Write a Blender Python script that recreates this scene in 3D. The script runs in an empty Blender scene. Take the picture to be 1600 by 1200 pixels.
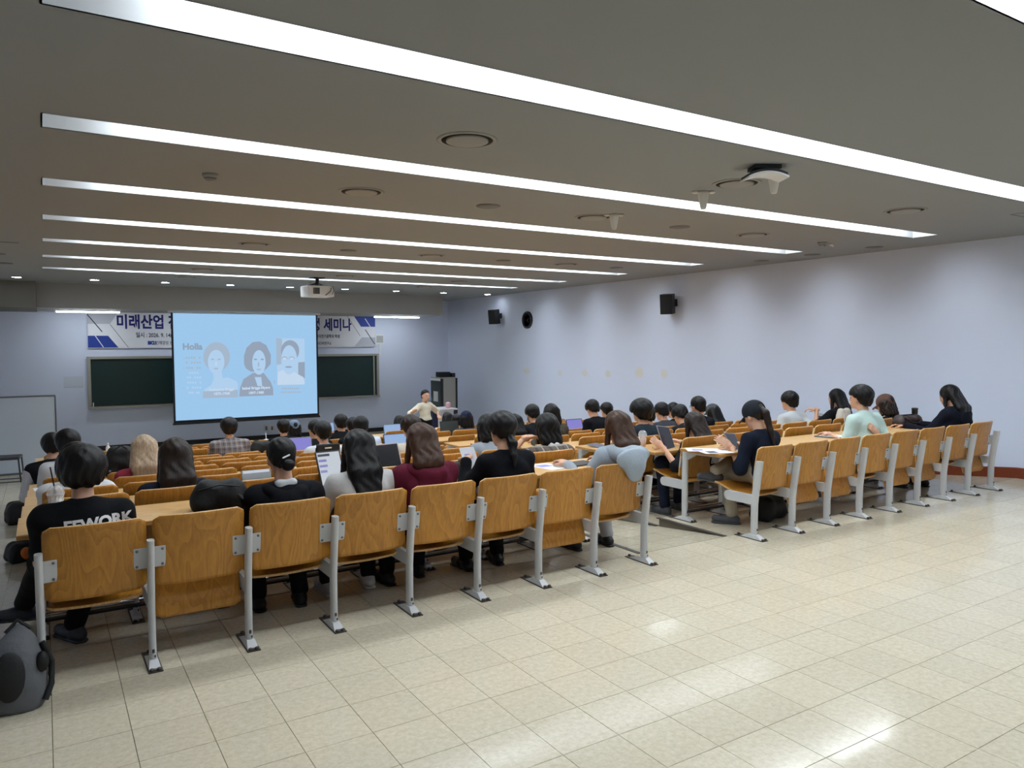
import bpy, bmesh, math, random
import numpy as np
from mathutils import Vector, Matrix
random.seed(7); np.random.seed(7)
SC = bpy.context.scene
COL = SC.collection
PI = math.pi

# ------------------------------------------------------------------ camera
CAM = np.array([0.017, -2.158, 1.706]); FPX = 1168.3
YAW, PITCH, ROLL = 0.5598, -0.0519, -0.0049
def cam_axes():
    cy, sy = math.cos(YAW), math.sin(YAW)
    f = np.array([sy*math.cos(PITCH), cy*math.cos(PITCH), math.sin(PITCH)])
    r = np.array([cy, -sy, 0.]); u = np.cross(r, f)
    c, s = math.cos(ROLL), math.sin(ROLL)
    return c*r+s*u, -s*r+c*u, f
AX_R, AX_U, AX_F = cam_axes()
cd = bpy.data.cameras.new('camera'); cam = bpy.data.objects.new('camera', cd); COL.objects.link(cam)
cd.sensor_fit = 'HORIZONTAL'; cd.sensor_width = 36; cd.lens = FPX/1600*36; cd.clip_start = .05
cam.matrix_world = Matrix(((AX_R[0], AX_U[0], -AX_F[0], CAM[0]), (AX_R[1], AX_U[1], -AX_F[1], CAM[1]),
                           (AX_R[2], AX_U[2], -AX_F[2], CAM[2]), (0, 0, 0, 1)))
SC.camera = cam
def ray(px, py):
    return (px-800)/FPX*AX_R + (600-py)/FPX*AX_U + AX_F
def at(px, py, X=None, Y=None, Z=None):
    d = ray(px, py)
    t = (X-CAM[0])/d[0] if X is not None else (Y-CAM[1])/d[1] if Y is not None else (Z-CAM[2])/d[2]
    return CAM+t*d
def to_px(p):
    q = np.asarray(p, float)-CAM; w = q@AX_F
    return 800+FPX*(q@AX_R)/w, 600-FPX*(q@AX_U)/w, w

# ------------------------------------------------------------------ world, light level, colour
w = bpy.data.worlds.new('world'); SC.world = w; w.use_nodes = True
w.node_tree.nodes['Background'].inputs[0].default_value = (.02, .021, .023, 1)
w.node_tree.nodes['Background'].inputs[1].default_value = 1
SC.view_settings.view_transform = 'Standard'; SC.view_settings.look = 'None'
SC.view_settings.gamma = 1; SC.view_settings.exposure = 0.1; SC.view_settings.use_curve_mapping = False
L_STRIP = 17.0      # radiance of the recessed ceiling light panels
L_DOWN = 80.0       # front downlights
L_LINEAR = 34.0      # linear lamps under the soffit
LIGHT_COL = (.86, .94, 1.0)
SC.cycles.max_bounces = 7; SC.cycles.diffuse_bounces = 5; SC.cycles.glossy_bounces = 3; SC.cycles.transmission_bounces = 5; SC.cycles.transparent_max_bounces = 8
SC.cycles.sample_clamp_indirect = 8

# ------------------------------------------------------------------ room numbers
H = 3.04                      # ceiling
XR, XL, YB, YF = 10.38, -3.0, -4.6, 18.0
ROWP, STEP = .83, .081
NROW = 11
ROWY = [2.27+ROWP*i for i in range(NROW+1)]
ROWZ = [0, 0, -.081, -.162, -.243, -.324, -.405, -.486, -.508, -.586, -.648, -.700]
ZF = -.745                    # floor at the front
LX0, LDX = -.034, .5004        # left block posts
RX0, RDX = 5.25, .510        # right block posts
NS = 8

# ------------------------------------------------------------------ helpers
def srgb(r, g, b):
    f = lambda c: (c/255/12.92) if c/255 <= .04045 else ((c/255+.055)/1.055)**2.4
    return (f(r), f(g), f(b))
MATS = {}
def nodes(m):
    m.use_nodes = True; nt = m.node_tree
    return nt, nt.nodes, nt.links, nt.nodes['Principled BSDF']
def mat(name, col, rough=.6, metal=0, bump=None, var=0, coat=0, spec=.5, trans=0, alpha=1, sheen=0):
    if name in MATS: return MATS[name]
    m = bpy.data.materials.new(name); MATS[name] = m
    nt, N, L, P = nodes(m)
    P.inputs['Base Color'].default_value = (*col, 1); P.inputs['Roughness'].default_value = rough
    P.inputs['Metallic'].default_value = metal; P.inputs['Specular IOR Level'].default_value = spec
    P.inputs['Coat Weight'].default_value = coat
    if sheen: P.inputs['Sheen Weight'].default_value = sheen
    if trans: P.inputs['Transmission Weight'].default_value = trans
    if alpha < 1: P.inputs['Alpha'].default_value = alpha
    if var or bump:
        tc = N.new('ShaderNodeTexCoord')
    if var:
        n = N.new('ShaderNodeTexNoise'); n.inputs['Scale'].default_value = 6; n.inputs['Detail'].default_value = 4
        L.new(tc.outputs['Object'], n.inputs['Vector'])
        mx = N.new('ShaderNodeMix'); mx.data_type = 'RGBA'
        mx.inputs[6].default_value = (*[c*(1-var) for c in col], 1); mx.inputs[7].default_value = (*[min(1, c*(1+var)) for c in col], 1)
        L.new(n.outputs['Fac'], mx.inputs[0]); L.new(mx.outputs[2], P.inputs['Base Color'])
    if bump:
        n2 = N.new('ShaderNodeTexNoise'); n2.inputs['Scale'].default_value = bump[0]; n2.inputs['Detail'].default_value = 5
        L.new(tc.outputs['Object'], n2.inputs['Vector'])
        b = N.new('ShaderNodeBump'); b.inputs['Strength'].default_value = bump[1]; b.inputs['Distance'].default_value = .02
        L.new(n2.outputs['Fac'], b.inputs['Height']); L.new(b.outputs['Normal'], P.inputs['Normal'])
    return m
def emit(name, col, s):
    if name in MATS: return MATS[name]
    m = bpy.data.materials.new(name); MATS[name] = m
    nt, N, L, P = nodes(m)
    P.inputs['Base Color'].default_value = (0, 0, 0, 1); P.inputs['Specular IOR Level'].default_value = 0
    P.inputs['Emission Color'].default_value = (*col, 1); P.inputs['Emission Strength'].default_value = s
    return m
def wood(name, c1, c2, rough=.38, scale=1., axis='Z', coat=.15):
    """plywood veneer: long grain plus drifting cathedral figure, shifted per object"""
    if name in MATS: return MATS[name]
    m = bpy.data.materials.new(name); MATS[name] = m
    nt, N, L, P = nodes(m)
    tc = N.new('ShaderNodeTexCoord'); oi = N.new('ShaderNodeObjectInfo')
    off = N.new('ShaderNodeVectorMath'); off.operation = 'MULTIPLY_ADD'
    comb = N.new('ShaderNodeCombineXYZ'); mu = N.new('ShaderNodeMath'); mu.operation = 'MULTIPLY'; mu.inputs[1].default_value = 37
    L.new(oi.outputs['Random'], mu.inputs[0])
    for i in range(3): L.new(mu.outputs[0], comb.inputs[i])
    L.new(tc.outputs['Object'], off.inputs[0]); off.inputs[1].default_value = (1, 1, 1); L.new(comb.outputs[0], off.inputs[2])
    mp = N.new('ShaderNodeMapping')
    sc = {'Z': (5, 5, .9), 'X': (.6, 6, 6)}[axis]
    mp.inputs['Scale'].default_value = [s*scale for s in sc]
    L.new(off.outputs[0], mp.inputs['Vector'])
    wv = N.new('ShaderNodeTexNoise'); wv.inputs['Scale'].default_value = 1.1; wv.inputs['Detail'].default_value = 1.5
    L.new(mp.outputs[0], wv.inputs['Vector'])
    rng = N.new('ShaderNodeMath'); rng.operation = 'MULTIPLY'; rng.inputs[1].default_value = 14
    L.new(wv.outputs['Fac'], rng.inputs[0])
    fr = N.new('ShaderNodeMath'); fr.operation = 'FRACT'; L.new(rng.outputs[0], fr.inputs[0])
    fine = N.new('ShaderNodeTexNoise'); fine.inputs['Scale'].default_value = 16; fine.inputs['Detail'].default_value = 6
    L.new(mp.outputs[0], fine.inputs['Vector'])
    ad = N.new('ShaderNodeMath'); ad.operation = 'MULTIPLY_ADD'; ad.inputs[1].default_value = .45
    L.new(fr.outputs[0], ad.inputs[0]); L.new(fine.outputs['Fac'], ad.inputs[2])
    rp = N.new('ShaderNodeValToRGB'); rp.color_ramp.elements[0].position = .25; rp.color_ramp.elements[1].position = .95
    rp.color_ramp.elements[0].color = (*c1, 1); rp.color_ramp.elements[1].color = (*c2, 1)
    L.new(ad.outputs[0], rp.inputs[0])
    hs = N.new('ShaderNodeHueSaturation'); rv = N.new('ShaderNodeMapRange')
    rv.inputs['To Min'].default_value = .9; rv.inputs['To Max'].default_value = 1.1
    L.new(oi.outputs['Random'], rv.inputs['Value']); L.new(rv.outputs[0], hs.inputs['Value']); L.new(rp.outputs[0], hs.inputs['Color'])
    L.new(hs.outputs[0], P.inputs['Base Color'])
    P.inputs['Roughness'].default_value = rough; P.inputs['Coat Weight'].default_value = coat; P.inputs['Coat Roughness'].default_value = .25
    return m

class MB:
    """collects polygons; build() links them as one mesh object"""
    def __init__(s): s.v = []; s.f = []; s.m = []; s.sm = []
    def add(s, V, F, mi=0, smooth=False):
        o = len(s.v); s.v += [tuple(map(float, p)) for p in V]
        s.f += [tuple(i+o for i in f) for f in F]; s.m += [mi]*len(F); s.sm += [smooth]*len(F)
        return s
    def box(s, x0, x1, y0, y1, z0, z1, mi=0):
        V = [(x0,y0,z0),(x1,y0,z0),(x1,y1,z0),(x0,y1,z0),(x0,y0,z1),(x1,y0,z1),(x1,y1,z1),(x0,y1,z1)]
        return s.add(V, [(0,3,2,1),(4,5,6,7),(0,1,5,4),(1,2,6,5),(2,3,7,6),(3,0,4,7)], mi)
    def cbox(s, x0, x1, y0, y1, z0, z1, b=.004, mi=0):
        """box with chamfered edges"""
        bm = bmesh.new(); r = bmesh.ops.create_cube(bm, size=1)
        for v in bm.verts:
            v.co = Vector(((x0+x1)/2+v.co.x*(x1-x0), (y0+y1)/2+v.co.y*(y1-y0), (z0+z1)/2+v.co.z*(z1-z0)))
        bmesh.ops.bevel(bm, geom=bm.edges[:], offset=b, segments=2, affect='EDGES', profile=.6)
        bm.verts.index_update()
        s.add([v.co for v in bm.verts], [[v.index for v in f.verts] for f in bm.faces], mi, False); bm.free(); return s
    def prism(s, poly, axis, a, b, mi=0):
        """polygon in the two other axes extruded along axis from a to b"""
        n = len(poly)
        def P(p, t): return {'X': (t, p[0], p[1]), 'Y': (p[0], t, p[1]), 'Z': (p[0], p[1], t)}[axis]
        V = [P(p, a) for p in poly]+[P(p, b) for p in poly]
        F = [tuple(range(n)), tuple(range(2*n-1, n-1, -1))]+[(i, i+n, (i+1) % n+n, (i+1) % n) for i in range(n)]
        return s.add(V, F, mi)
    def tube(s, pts, r, n=10, sx=1., mi=0, cap=True, up=(0, 0, 1)):
        """round (or flattened by sx) tube through pts; r is a number or a list"""
        P = [Vector(p) for p in pts]; rr = r if hasattr(r, '__len__') else [r]*len(P)
        V = []; F = []
        ref = Vector(up)
        for i, p in enumerate(P):
            d = (P[min(i+1, len(P)-1)]-P[max(i-1, 0)]).normalized()
            a = d.cross(ref)
            if a.length < 1e-4: a = d.cross(Vector((0, 1, 0)))
            a.normalize(); b = a.cross(d)
            for j in range(n):
                t = 2*PI*j/n; V.append(p+a*(math.cos(t)*rr[i]*sx)+b*(math.sin(t)*rr[i]))
        for i in range(len(P)-1):
            for j in range(n):
                F.append((i*n+j, i*n+(j+1) % n, (i+1)*n+(j+1) % n, (i+1)*n+j))
        s.add(V, F, mi, True)
        if cap:
            s.add(V[:n], [tuple(range(n-1, -1, -1))], mi); s.add(V[-n:], [tuple(range(n))], mi)
        return s
    def lathe(s, prof, c=(0, 0, 0), n=24, mi=0, axis='Z', smooth=True):
        V = []; F = []
        for (r, z) in prof:
            for j in range(n):
                t = 2*PI*j/n; p = (r*math.cos(t), r*math.sin(t), z)
                if axis == 'Y': p = (p[0], p[2], p[1])
                if axis == 'X': p = (p[2], p[0], p[1])
                V.append((c[0]+p[0], c[1]+p[1], c[2]+p[2]))
        m = len(prof)
        for i in range(m-1):
            for j in range(n): F.append((i*n+j, i*n+(j+1) % n, (i+1)*n+(j+1) % n, (i+1)*n+j))
        if prof[0][0] > 1e-5: F.append(tuple(range(n-1, -1, -1)))
        if prof[-1][0] > 1e-5: F.append(tuple(range((m-1)*n, m*n)))
        return s.add(V, F, mi, smooth)
    def sheet(s, fn, nu, nv, th, mi=0, hw=None):
        """curved panel: fn(u,v) -> (point, normal); u,v in -1..1; th thickness; hw(v) -> width factor"""
        A = []; B = []
        for j in range(nv+1):
            v = -1+2*j/nv; k = hw(v) if hw else 1
            for i in range(nu+1):
                p, n = fn((-1+2*i/nu)*k, v); p = Vector(p); n = Vector(n).normalized()
                A.append(p+n*th/2); B.append(p-n*th/2)
        W = nu+1; o = len(A); V = A+B; F = []; E = []
        for j in range(nv):
            for i in range(nu):
                a = j*W+i; F.append((a, a+1, a+W+1, a+W)); F.append((o+a, o+a+W, o+a+W+1, o+a+1))
        for i in range(nu):
            E.append((i, o+i, o+i+1, i+1)); a = nv*W+i; E.append((a, a+1, o+a+1, o+a))
        for j in range(nv):
            a = j*W; E.append((a, a+W, o+a+W, o+a)); a = j*W+nu; E.append((a, o+a, o+a+W, a+W))
        s.add(V, F, mi, True); ofs = len(s.v)-len(V)
        s.f += [tuple(i+ofs for i in f) for f in E]; s.m += [mi+1 if s.edge_mat else mi]*len(E); s.sm += [False]*len(E)
        return s
    edge_mat = False
    def mesh(s, name, mats):
        me = bpy.data.meshes.new(name); me.from_pydata(s.v, [], s.f); me.update()
        for m in (mats if isinstance(mats, (list, tuple)) else [mats]): me.materials.append(m)
        me.polygons.foreach_set('material_index', s.m); me.polygons.foreach_set('use_smooth', s.sm)
        bm = bmesh.new(); bm.from_mesh(me); bmesh.ops.recalc_face_normals(bm, faces=bm.faces[:]); bm.to_mesh(me); bm.free()
        return me
    def build(s, name, mats, parent=None, loc=None, rz=0):
        return link(name, s.mesh(name, mats), parent, loc, rz)
def link(name, me, parent=None, loc=None, rz=0, rot=None):
    o = bpy.data.objects.new(name, me); COL.objects.link(o); o.parent = parent
    if loc is not None: o.location = loc
    if rz: o.rotation_euler = (0, 0, rz)
    if rot: o.rotation_euler = rot
    return o
def tag(o, label=None, cat=None, group=None, kind=None):
    if label: o['label'] = label
    if cat: o['category'] = cat
    if group: o['group'] = group
    if kind: o['kind'] = kind
    return o
def thing(name, label, cat, loc=(0, 0, 0), rz=0, group=None):
    return tag(link(name, None, None, loc, rz), label, cat, group)
def struct(o): o['kind'] = 'structure'; return o
ORD = ['first', 'second', 'third', 'fourth', 'fifth', 'sixth', 'seventh', 'eighth', 'ninth', 'tenth', 'eleventh', 'twelfth']
def text_mesh(body, size, bold=0., align='CENTER', shear=0):
    c = bpy.data.curves.new('lettering', 'FONT'); c.body = body; c.size = size; c.align_x = align; c.align_y = 'CENTER'
    c.offset = bold; c.shear = shear; c.resolution_u = 3; c.fill_mode = 'BOTH'
    o = bpy.data.objects.new('lettering', c); COL.objects.link(o)
    dg = bpy.context.evaluated_depsgraph_get(); me = bpy.data.meshes.new_from_object(o.evaluated_get(dg))
    bpy.data.objects.remove(o); return me
def text_on(body, size, m, parent, loc, rot, bold=0., name='lettering', align='CENTER'):
    me = text_mesh(body, size, bold, align); me.materials.clear(); me.materials.append(m)
    return link(name, me, parent, loc, rot=rot)

# ------------------------------------------------------------------ materials of the room
WALL = mat('wall paint', srgb(214, 222, 242), .75, bump=(60, .03))
CEIL = mat('ceiling paint', (.29, .30, .302), .9)
BEAMP = mat('soffit paint', srgb(160, 160, 158), .8)
WHITE = mat('white enamel', srgb(228, 229, 230), .4)
TROUGH = mat('light trough white', (.5, .51, .52), .6)
GREYP = mat('grey painted steel', srgb(196, 197, 198), .35, var=.05)
CHIP = mat('bare worn steel', srgb(88, 82, 78), .5, metal=.6)
DARK = mat('black plastic', srgb(24, 25, 28), .5)
RUBBER = mat('dark nosing strip', srgb(70, 66, 62), .6)
CHROME = mat('chrome', srgb(200, 200, 205), .15, metal=1)
BOLT = mat('bolt steel', srgb(120, 124, 128), .35, metal=.7)
WB1 = wood('beech plywood', srgb(154, 99, 28), srgb(188, 130, 46), .36)
WEDGE = wood('plywood edge', srgb(196, 150, 92), srgb(224, 184, 128), .5, 2)
WDESK = wood('desk laminate', srgb(196, 150, 92), srgb(220, 180, 124), .32, 1, 'X')
WDEDGE = wood('desk edge', srgb(170, 118, 58), srgb(196, 146, 84), .4, 1, 'X')
REDBASE = wood('red brown skirting', srgb(92, 40, 22), srgb(128, 58, 32), .35, 1, 'X')

def tile_material(name, lines):
    m = bpy.data.materials.new(name); MATS[name] = m
    nt, N, L, P = nodes(m)
    geo = N.new('ShaderNodeNewGeometry'); oi = N.new('ShaderNodeObjectInfo')
    sp = N.new('ShaderNodeTexNoise'); sp.inputs['Scale'].default_value = 34; sp.inputs['Detail'].default_value = 6; sp.inputs['Roughness'].default_value = .75
    L.new(geo.outputs['Position'], sp.inputs['Vector'])
    rp = N.new('ShaderNodeValToRGB'); e = rp.color_ramp.elements
    e[0].position = .3; e[0].color = (*srgb(189, 179, 155), 1); e[1].position = .72; e[1].color = (*srgb(218, 208, 188), 1)
    L.new(sp.outputs['Fac'], rp.inputs[0])
    big = N.new('ShaderNodeTexNoise'); big.inputs['Scale'].default_value = .9; big.inputs['Detail'].default_value = 3
    L.new(geo.outputs['Position'], big.inputs['Vector'])
    hs = N.new('ShaderNodeHueSaturation')
    mr = N.new('ShaderNodeMapRange'); mr.inputs['To Min'].default_value = .93; mr.inputs['To Max'].default_value = 1.05
    ad = N.new('ShaderNodeMath'); ad.operation = 'ADD'; hf = N.new('ShaderNodeMath'); hf.operation = 'MULTIPLY'; hf.inputs[1].default_value = .5
    L.new(big.outputs['Fac'], ad.inputs[0])
    if lines:
        wn = N.new('ShaderNodeTexWhiteNoise'); wn.noise_dimensions = '2D'
        sv = N.new('ShaderNodeVectorMath'); sv.operation = 'SCALE'; sv.inputs['Scale'].default_value = 1/.3
        fl = N.new('ShaderNodeVectorMath'); fl.operation = 'FLOOR'
        L.new(geo.outputs['Position'], sv.inputs[0]); L.new(sv.outputs[0], fl.inputs[0]); L.new(fl.outputs[0], wn.inputs['Vector'])
        L.new(wn.outputs['Value'], ad.inputs[1])
    else: L.new(oi.outputs['Random'], ad.inputs[1])
    L.new(ad.outputs[0], hf.inputs[0]); L.new(hf.outputs[0], mr.inputs['Value']); L.new(mr.outputs[0], hs.inputs['Value'])
    L.new(rp.outputs[0], hs.inputs['Color'])
    col = hs.outputs[0]
    if lines:
        fr = N.new('ShaderNodeVectorMath'); fr.operation = 'FRACTION'; L.new(sv.outputs[0], fr.inputs[0])
        sx = N.new('ShaderNodeSeparateXYZ'); L.new(fr.outputs[0], sx.inputs[0])
        gx = N.new('ShaderNodeMath'); gx.operation = 'LESS_THAN'; gx.inputs[1].default_value = .009; L.new(sx.outputs[0], gx.inputs[0])
        gy = N.new('ShaderNodeMath'); gy.operation = 'LESS_THAN'; gy.inputs[1].default_value = .009; L.new(sx.outputs[1], gy.inputs[0])
        mxm = N.new('ShaderNodeMath'); mxm.operation = 'MAXIMUM'; L.new(gx.outputs[0], mxm.inputs[0]); L.new(gy.outputs[0], mxm.inputs[1])
        mix = N.new('ShaderNodeMix'); mix.data_type = 'RGBA'; mix.inputs[7].default_value = (*srgb(120, 112, 96), 1)
        L.new(mxm.outputs[0], mix.inputs[0]); L.new(col, mix.inputs[6]); col = mix.outputs[2]
    L.new(col, P.inputs['Base Color'])
    sc2 = N.new('ShaderNodeTexNoise'); sc2.inputs['Scale'].default_value = 1.6; sc2.inputs['Detail'].default_value = 5; sc2.inputs['Distortion'].default_value = 1.2
    L.new(geo.outputs['Position'], sc2.inputs['Vector'])
    rr = N.new('ShaderNodeMapRange'); rr.inputs['From Min'].default_value = .35; rr.inputs['From Max'].default_value = .7
    rr.inputs['To Min'].default_value = .09; rr.inputs['To Max'].default_value = .17
    L.new(sc2.outputs['Fac'], rr.inputs['Value']); L.new(rr.outputs[0], P.inputs['Roughness'])
    bp = N.new('ShaderNodeBump'); bp.inputs['Strength'].default_value = .015; bp.inputs['Distance'].default_value = .01
    wv = N.new('ShaderNodeTexNoise'); wv.inputs['Scale'].default_value = 9; wv.inputs['Detail'].default_value = 3
    L.new(geo.outputs['Position'], wv.inputs['Vector']); L.new(wv.outputs['Fac'], bp.inputs['Height']); L.new(bp.outputs['Normal'], P.inputs['Normal'])
    return m
TILE = tile_material('vinyl tile', False)
TILEP = tile_material('vinyl tile floor with joints', True)
GROUT = mat('tile joint', srgb(104, 97, 84), .8)
RISER = mat('step riser', srgb(150, 140, 116), .6)

# ================================================================== STRUCTURE
# ---- floor: level at the back, low terraces under the seating, ramps in the aisles, level at the front
EDGE = [None, ROWY[1]+.14]+[ROWY[k]+.14 for k in range(2, NROW+1)]     # EDGE[k]: where terrace of row k+1 ends
AIS0 = 2.4
def ramp_profile():
    pts = [(AIS0, 0.)]
    for k in range(1, NROW): pts.append((EDGE[k], ROWZ[k+1]))
    pts.append((EDGE[NROW-1]+1.2, ZF)); return pts
RP = ramp_profile()
def ramp_z(y):
    if y <= RP[0][0]: return 0.
    for (a, za), (b, zb) in zip(RP, RP[1:]):
        if y <= b: return za+(zb-za)*(y-a)/(b-a)
    return ZF
XA0, XA1 = LX0-.12, LX0+8*LDX+.13          # left terraces
XB0, XB1 = RX0-.15, RX0+8*RDX+.12          # right terraces
f = MB()
f.box(XL-.2, XR+.2, YB-.2, AIS0, -.4, -.004, 1)
for (x0, x1) in ((XA0, XA1), (XB0, XB1)):
    f.box(x0, x1, AIS0, EDGE[1], -1.2, -.004, 1)
    for k in range(1, NROW):
        y1 = EDGE[k+1] if k+1 < NROW else EDGE[NROW-1]+.5
        f.box(x0, x1, EDGE[k], y1, -1.2, ROWZ[k+1], 0)
        f.box(x0, x1, EDGE[k]-.001, EDGE[k], -1.2, ROWZ[k]-.001, 2)
for (x0, x1) in ((XL-.2, XA0), (XA1, XB0), (XB1, XR+.2)):
    poly = [(AIS0, -1.3)]+[(y, z) for y, z in RP]+[(YF+.2, ZF), (YF+.2, -1.3)]
    f.prism(poly, 'X', x0, x1, 0)
for (x0, x1) in ((XA0, XA1), (XB0, XB1)):
    f.box(x0, x1, EDGE[NROW-1]+.5, YF+.2, -1.3, ZF, 0)
floor = struct(f.build('floor', [TILEP, GROUT, RISER]))
# the tiles of the open floor behind the seats
T = .3; gap = .0009
tm = MB(); a = T/2-gap
tm.add([(-a,-a,-.004),(a,-a,-.004),(a,a,-.004),(-a,a,-.004),(-a+.0008,-a+.0008,0),(a-.0008,-a+.0008,0),(a-.0008,a-.0008,0),(-a+.0008,a-.0008,0)],
       [(4,5,6,7),(0,1,5,4),(1,2,6,5),(2,3,7,6),(3,0,4,7)])
tile_me = tm.mesh('tile', TILE)
near, far = [], []
REG = [(XL, XR, YB, AIS0), (XA0, XA1, AIS0, EDGE[1]), (XB0, XB1, AIS0, EDGE[1])]
for i in range(-11, 36):
    for j in range(-16, 12):
        for (rx0, rx1, ry0, ry1) in REG:
            x0, x1 = max(T*i+gap, rx0), min(T*(i+1)-gap, rx1); y0, y1 = max(T*j+gap, ry0), min(T*(j+1)-gap, ry1)
            if x1-x0 < .01 or y1-y0 < .01: continue
            u, v, w_ = to_px(((x0+x1)/2, (y0+y1)/2, 0.))
            vis = w_ > .5 and -60 < u < 1660 and 560 < v < 1290
            (near if vis else far).append((w_, (x0, x1, y0, y1)))
near.sort(); far += near[300:]; near = near[:300]
for _, (x0, x1, y0, y1) in near:
    if x1-x0 > .29 and y1-y0 > .29: me_, rot_ = tile_me, random.choice((0, 1, 2, 3))*PI/2
    else: me_, rot_ = MB().box(-(x1-x0)/2, (x1-x0)/2, -(y1-y0)/2, (y1-y0)/2, -.004, 0).mesh('tile', TILE), 0
    o = link('tile', me_, floor, ((x0+x1)/2, (y0+y1)/2, random.uniform(-.0002, .0002)))
    o.rotation_euler = (random.gauss(0, .0006), random.gauss(0, .0006), rot_)
sm = MB()
for _, (x0, x1, y0, y1) in far:
    sm.add([(x0, y0, 0), (x1, y0, 0), (x1, y1, 0), (x0, y1, 0)], [(0, 1, 2, 3)])
st = sm.build('tile', TILEP, floor); st['kind'] = 'stuff'
# nosing strips along the terrace edges beside the centre aisle
n_tr = 1
for x in (XA1, XB0):
    s = MB()
    s.box(x-.022, x+.022, AIS0, EDGE[1]+.02, -.003, .004)
    for k in range(1, NROW-1): s.box(x-.022, x+.022, EDGE[k]+.02, EDGE[k+1]+.02, ROWZ[k+1]-.003, ROWZ[k+1]+.004)
    struct(s.build('trim_%d' % n_tr, RUBBER)); n_tr += 1

# ---- walls
t = .15
struct(MB().box(XL-t, XR+t, YF, YF+t, -1.3, H+.4).build('wall_front', WALL))
struct(MB().box(XR, XR+t, YB, YF, -1.3, H+.4).build('wall_right', WALL))
struct(MB().box(XL-t, XL, YB, YF, -1.3, H+.4).build('wall_left', WALL))
struct(MB().box(XL-t, XR+t, YB-t, YB, -1.3, H+.4).build('wall_back', WALL))
# faint yellowed patches on the right wall
PATCH = mat('yellowed wall patch', srgb(216, 216, 214), .8)
for i, (px, py, rw, rh) in enumerate([(823,580,.16,.07),(875,583,.09,.07),(914,583,.1,.08),(950,584,.09,.08),(999,582,.13,.12),(1038,584,.1,.1)]):
    p = at(px, py, X=XR); m = MB()
    V = [(XR-.0012, p[1]+math.cos(2*PI*j/14)*rw*(.8+.3*random.random()), p[2]+math.sin(2*PI*j/14)*rh*(.8+.3*random.random())) for j in range(14)]
    m.add(V, [tuple(range(14))])
    struct(m.build('trim_%d' % n_tr, PATCH)); n_tr += 1
# skirtings
sk = MB()
ys = [YB, AIS0]+[p[0] for p in RP[1:]]+[YF]
for y0, y1 in zip(ys, ys[1:]):
    z0, z1 = ramp_z(y0), ramp_z(y1)
    sk.add([(XR-.018,y0,z0-.02),(XR-.018,y1,z1-.02),(XR-.018,y1,z1+.13),(XR-.018,y0,z0+.13),(XR,y0,z0+.135),(XR,y1,z1+.135)],
           [(0,1,2,3),(3,2,5,4)])
struct(sk.build('baseboard_right', REDBASE))
struct(MB().box(XL, XR-.02, YF-.02, YF, ZF, ZF+.11).build('baseboard_front', mat('black skirting', srgb(20, 20, 22), .5)))
struct(MB().box(XL, XL+.018, YB, AIS0, 0, .13).build('baseboard_left', REDBASE))
struct(MB().box(XL, XR-.02, YB, YB+.018, 0, .13).build('baseboard_back', REDBASE))
# ---- ceiling with slots for the light strips
SX0, SX1 = .058, 9.42; SW = .315
SY = [1.015+1.92*i for i in range(-1, 7)]
cm = MB()
def cq(x0, x1, y0, y1): cm.box(x0, x1, y0, y1, H, H+.002)
cq(XL-t, SX0, YB-t, YF+t); cq(SX1, XR+t, YB-t, YF+t)
yy = YB-t
for y in SY: cq(SX0, SX1, yy, y); yy = y+SW
cq(SX0, SX1, yy, YF+t)
struct(cm.build('ceiling', CEIL))
# ---- soffit over the front wall, and the lower dark box on its left
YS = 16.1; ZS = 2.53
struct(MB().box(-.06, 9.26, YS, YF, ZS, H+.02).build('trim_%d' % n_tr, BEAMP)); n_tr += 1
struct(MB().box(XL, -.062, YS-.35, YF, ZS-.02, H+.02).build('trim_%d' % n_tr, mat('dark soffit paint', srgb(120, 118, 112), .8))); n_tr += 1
# thin outlines of access panels in the ceiling
for (x0, x1, y0, y1) in ((8.6, 9.05, 1.15, 1.75), (-.95, -.5, 1.6, 2.1), (-1.1, -.2, 9.3, 9.36)):
    m = MB(); g = .008
    for b in ((x0, x1, y0, y0+g), (x0, x1, y1-g, y1), (x0, x0+g, y0, y1), (x1-g, x1, y0, y1)): m.box(*b, H-.002, H+.001)
    struct(m.build('trim_%d' % n_tr, mat('panel joint', srgb(84, 80, 76), .8))); n_tr += 1

# ================================================================== CEILING LIGHTS
PANEL = emit('strip light panel', LIGHT_COL, L_STRIP)
TD = .24
names = ['cut by the top right corner of the photo', 'nearest one crossing the whole photo',
         'second of the seven full strips from the top', 'third of the seven full strips from the top', 'fourth of the seven full strips', 'fifth of the seven full strips',
         'sixth of the seven full strips', 'last one before the front wall']
for i, y in enumerate(SY):
    r = thing('ceiling_light', 'long recessed white light strip, '+names[i], 'ceiling light', ((SX0+SX1)/2, y+SW/2, H), 0, 'ceiling light strips')
    hx, hy = (SX1-SX0)/2, SW/2
    h = MB()
    h.box(-hx-.01, -hx, -hy, hy, 0, TD); h.box(hx, hx+.01, -hy, hy, 0, TD)
    h.box(-hx-.01, hx+.01, -hy-.01, -hy, 0, TD); h.box(-hx-.01, hx+.01, hy, hy+.01, 0, TD)
    h.box(-hx-.01, hx+.01, -hy-.01, hy+.01, TD, TD+.01)
    h.build('housing', TROUGH, r)
    MB().box(-hx+.45, hx-.25, -hy, hy, TD-.012, TD-.004).build('diffuser', PANEL, r)
DOWN = emit('downlight lens', LIGHT_COL, L_DOWN)
for i in range(9):
    x = -.36+1.29*i; y = 14.9
    r = thing('downlight', 'small round recessed downlight before the soffit, %s from the left' % ORD[i], 'downlight', (x, y, H), 0, 'front downlights')
    MB().lathe([(.095, 0), (.095, -.006), (.08, -.006), (.075, 0)], n=20).build('trim_ring', WHITE, r)
    MB().lathe([(.075, -.003), (.001, -.003)], n=20).build('lens', DOWN, r)
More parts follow.
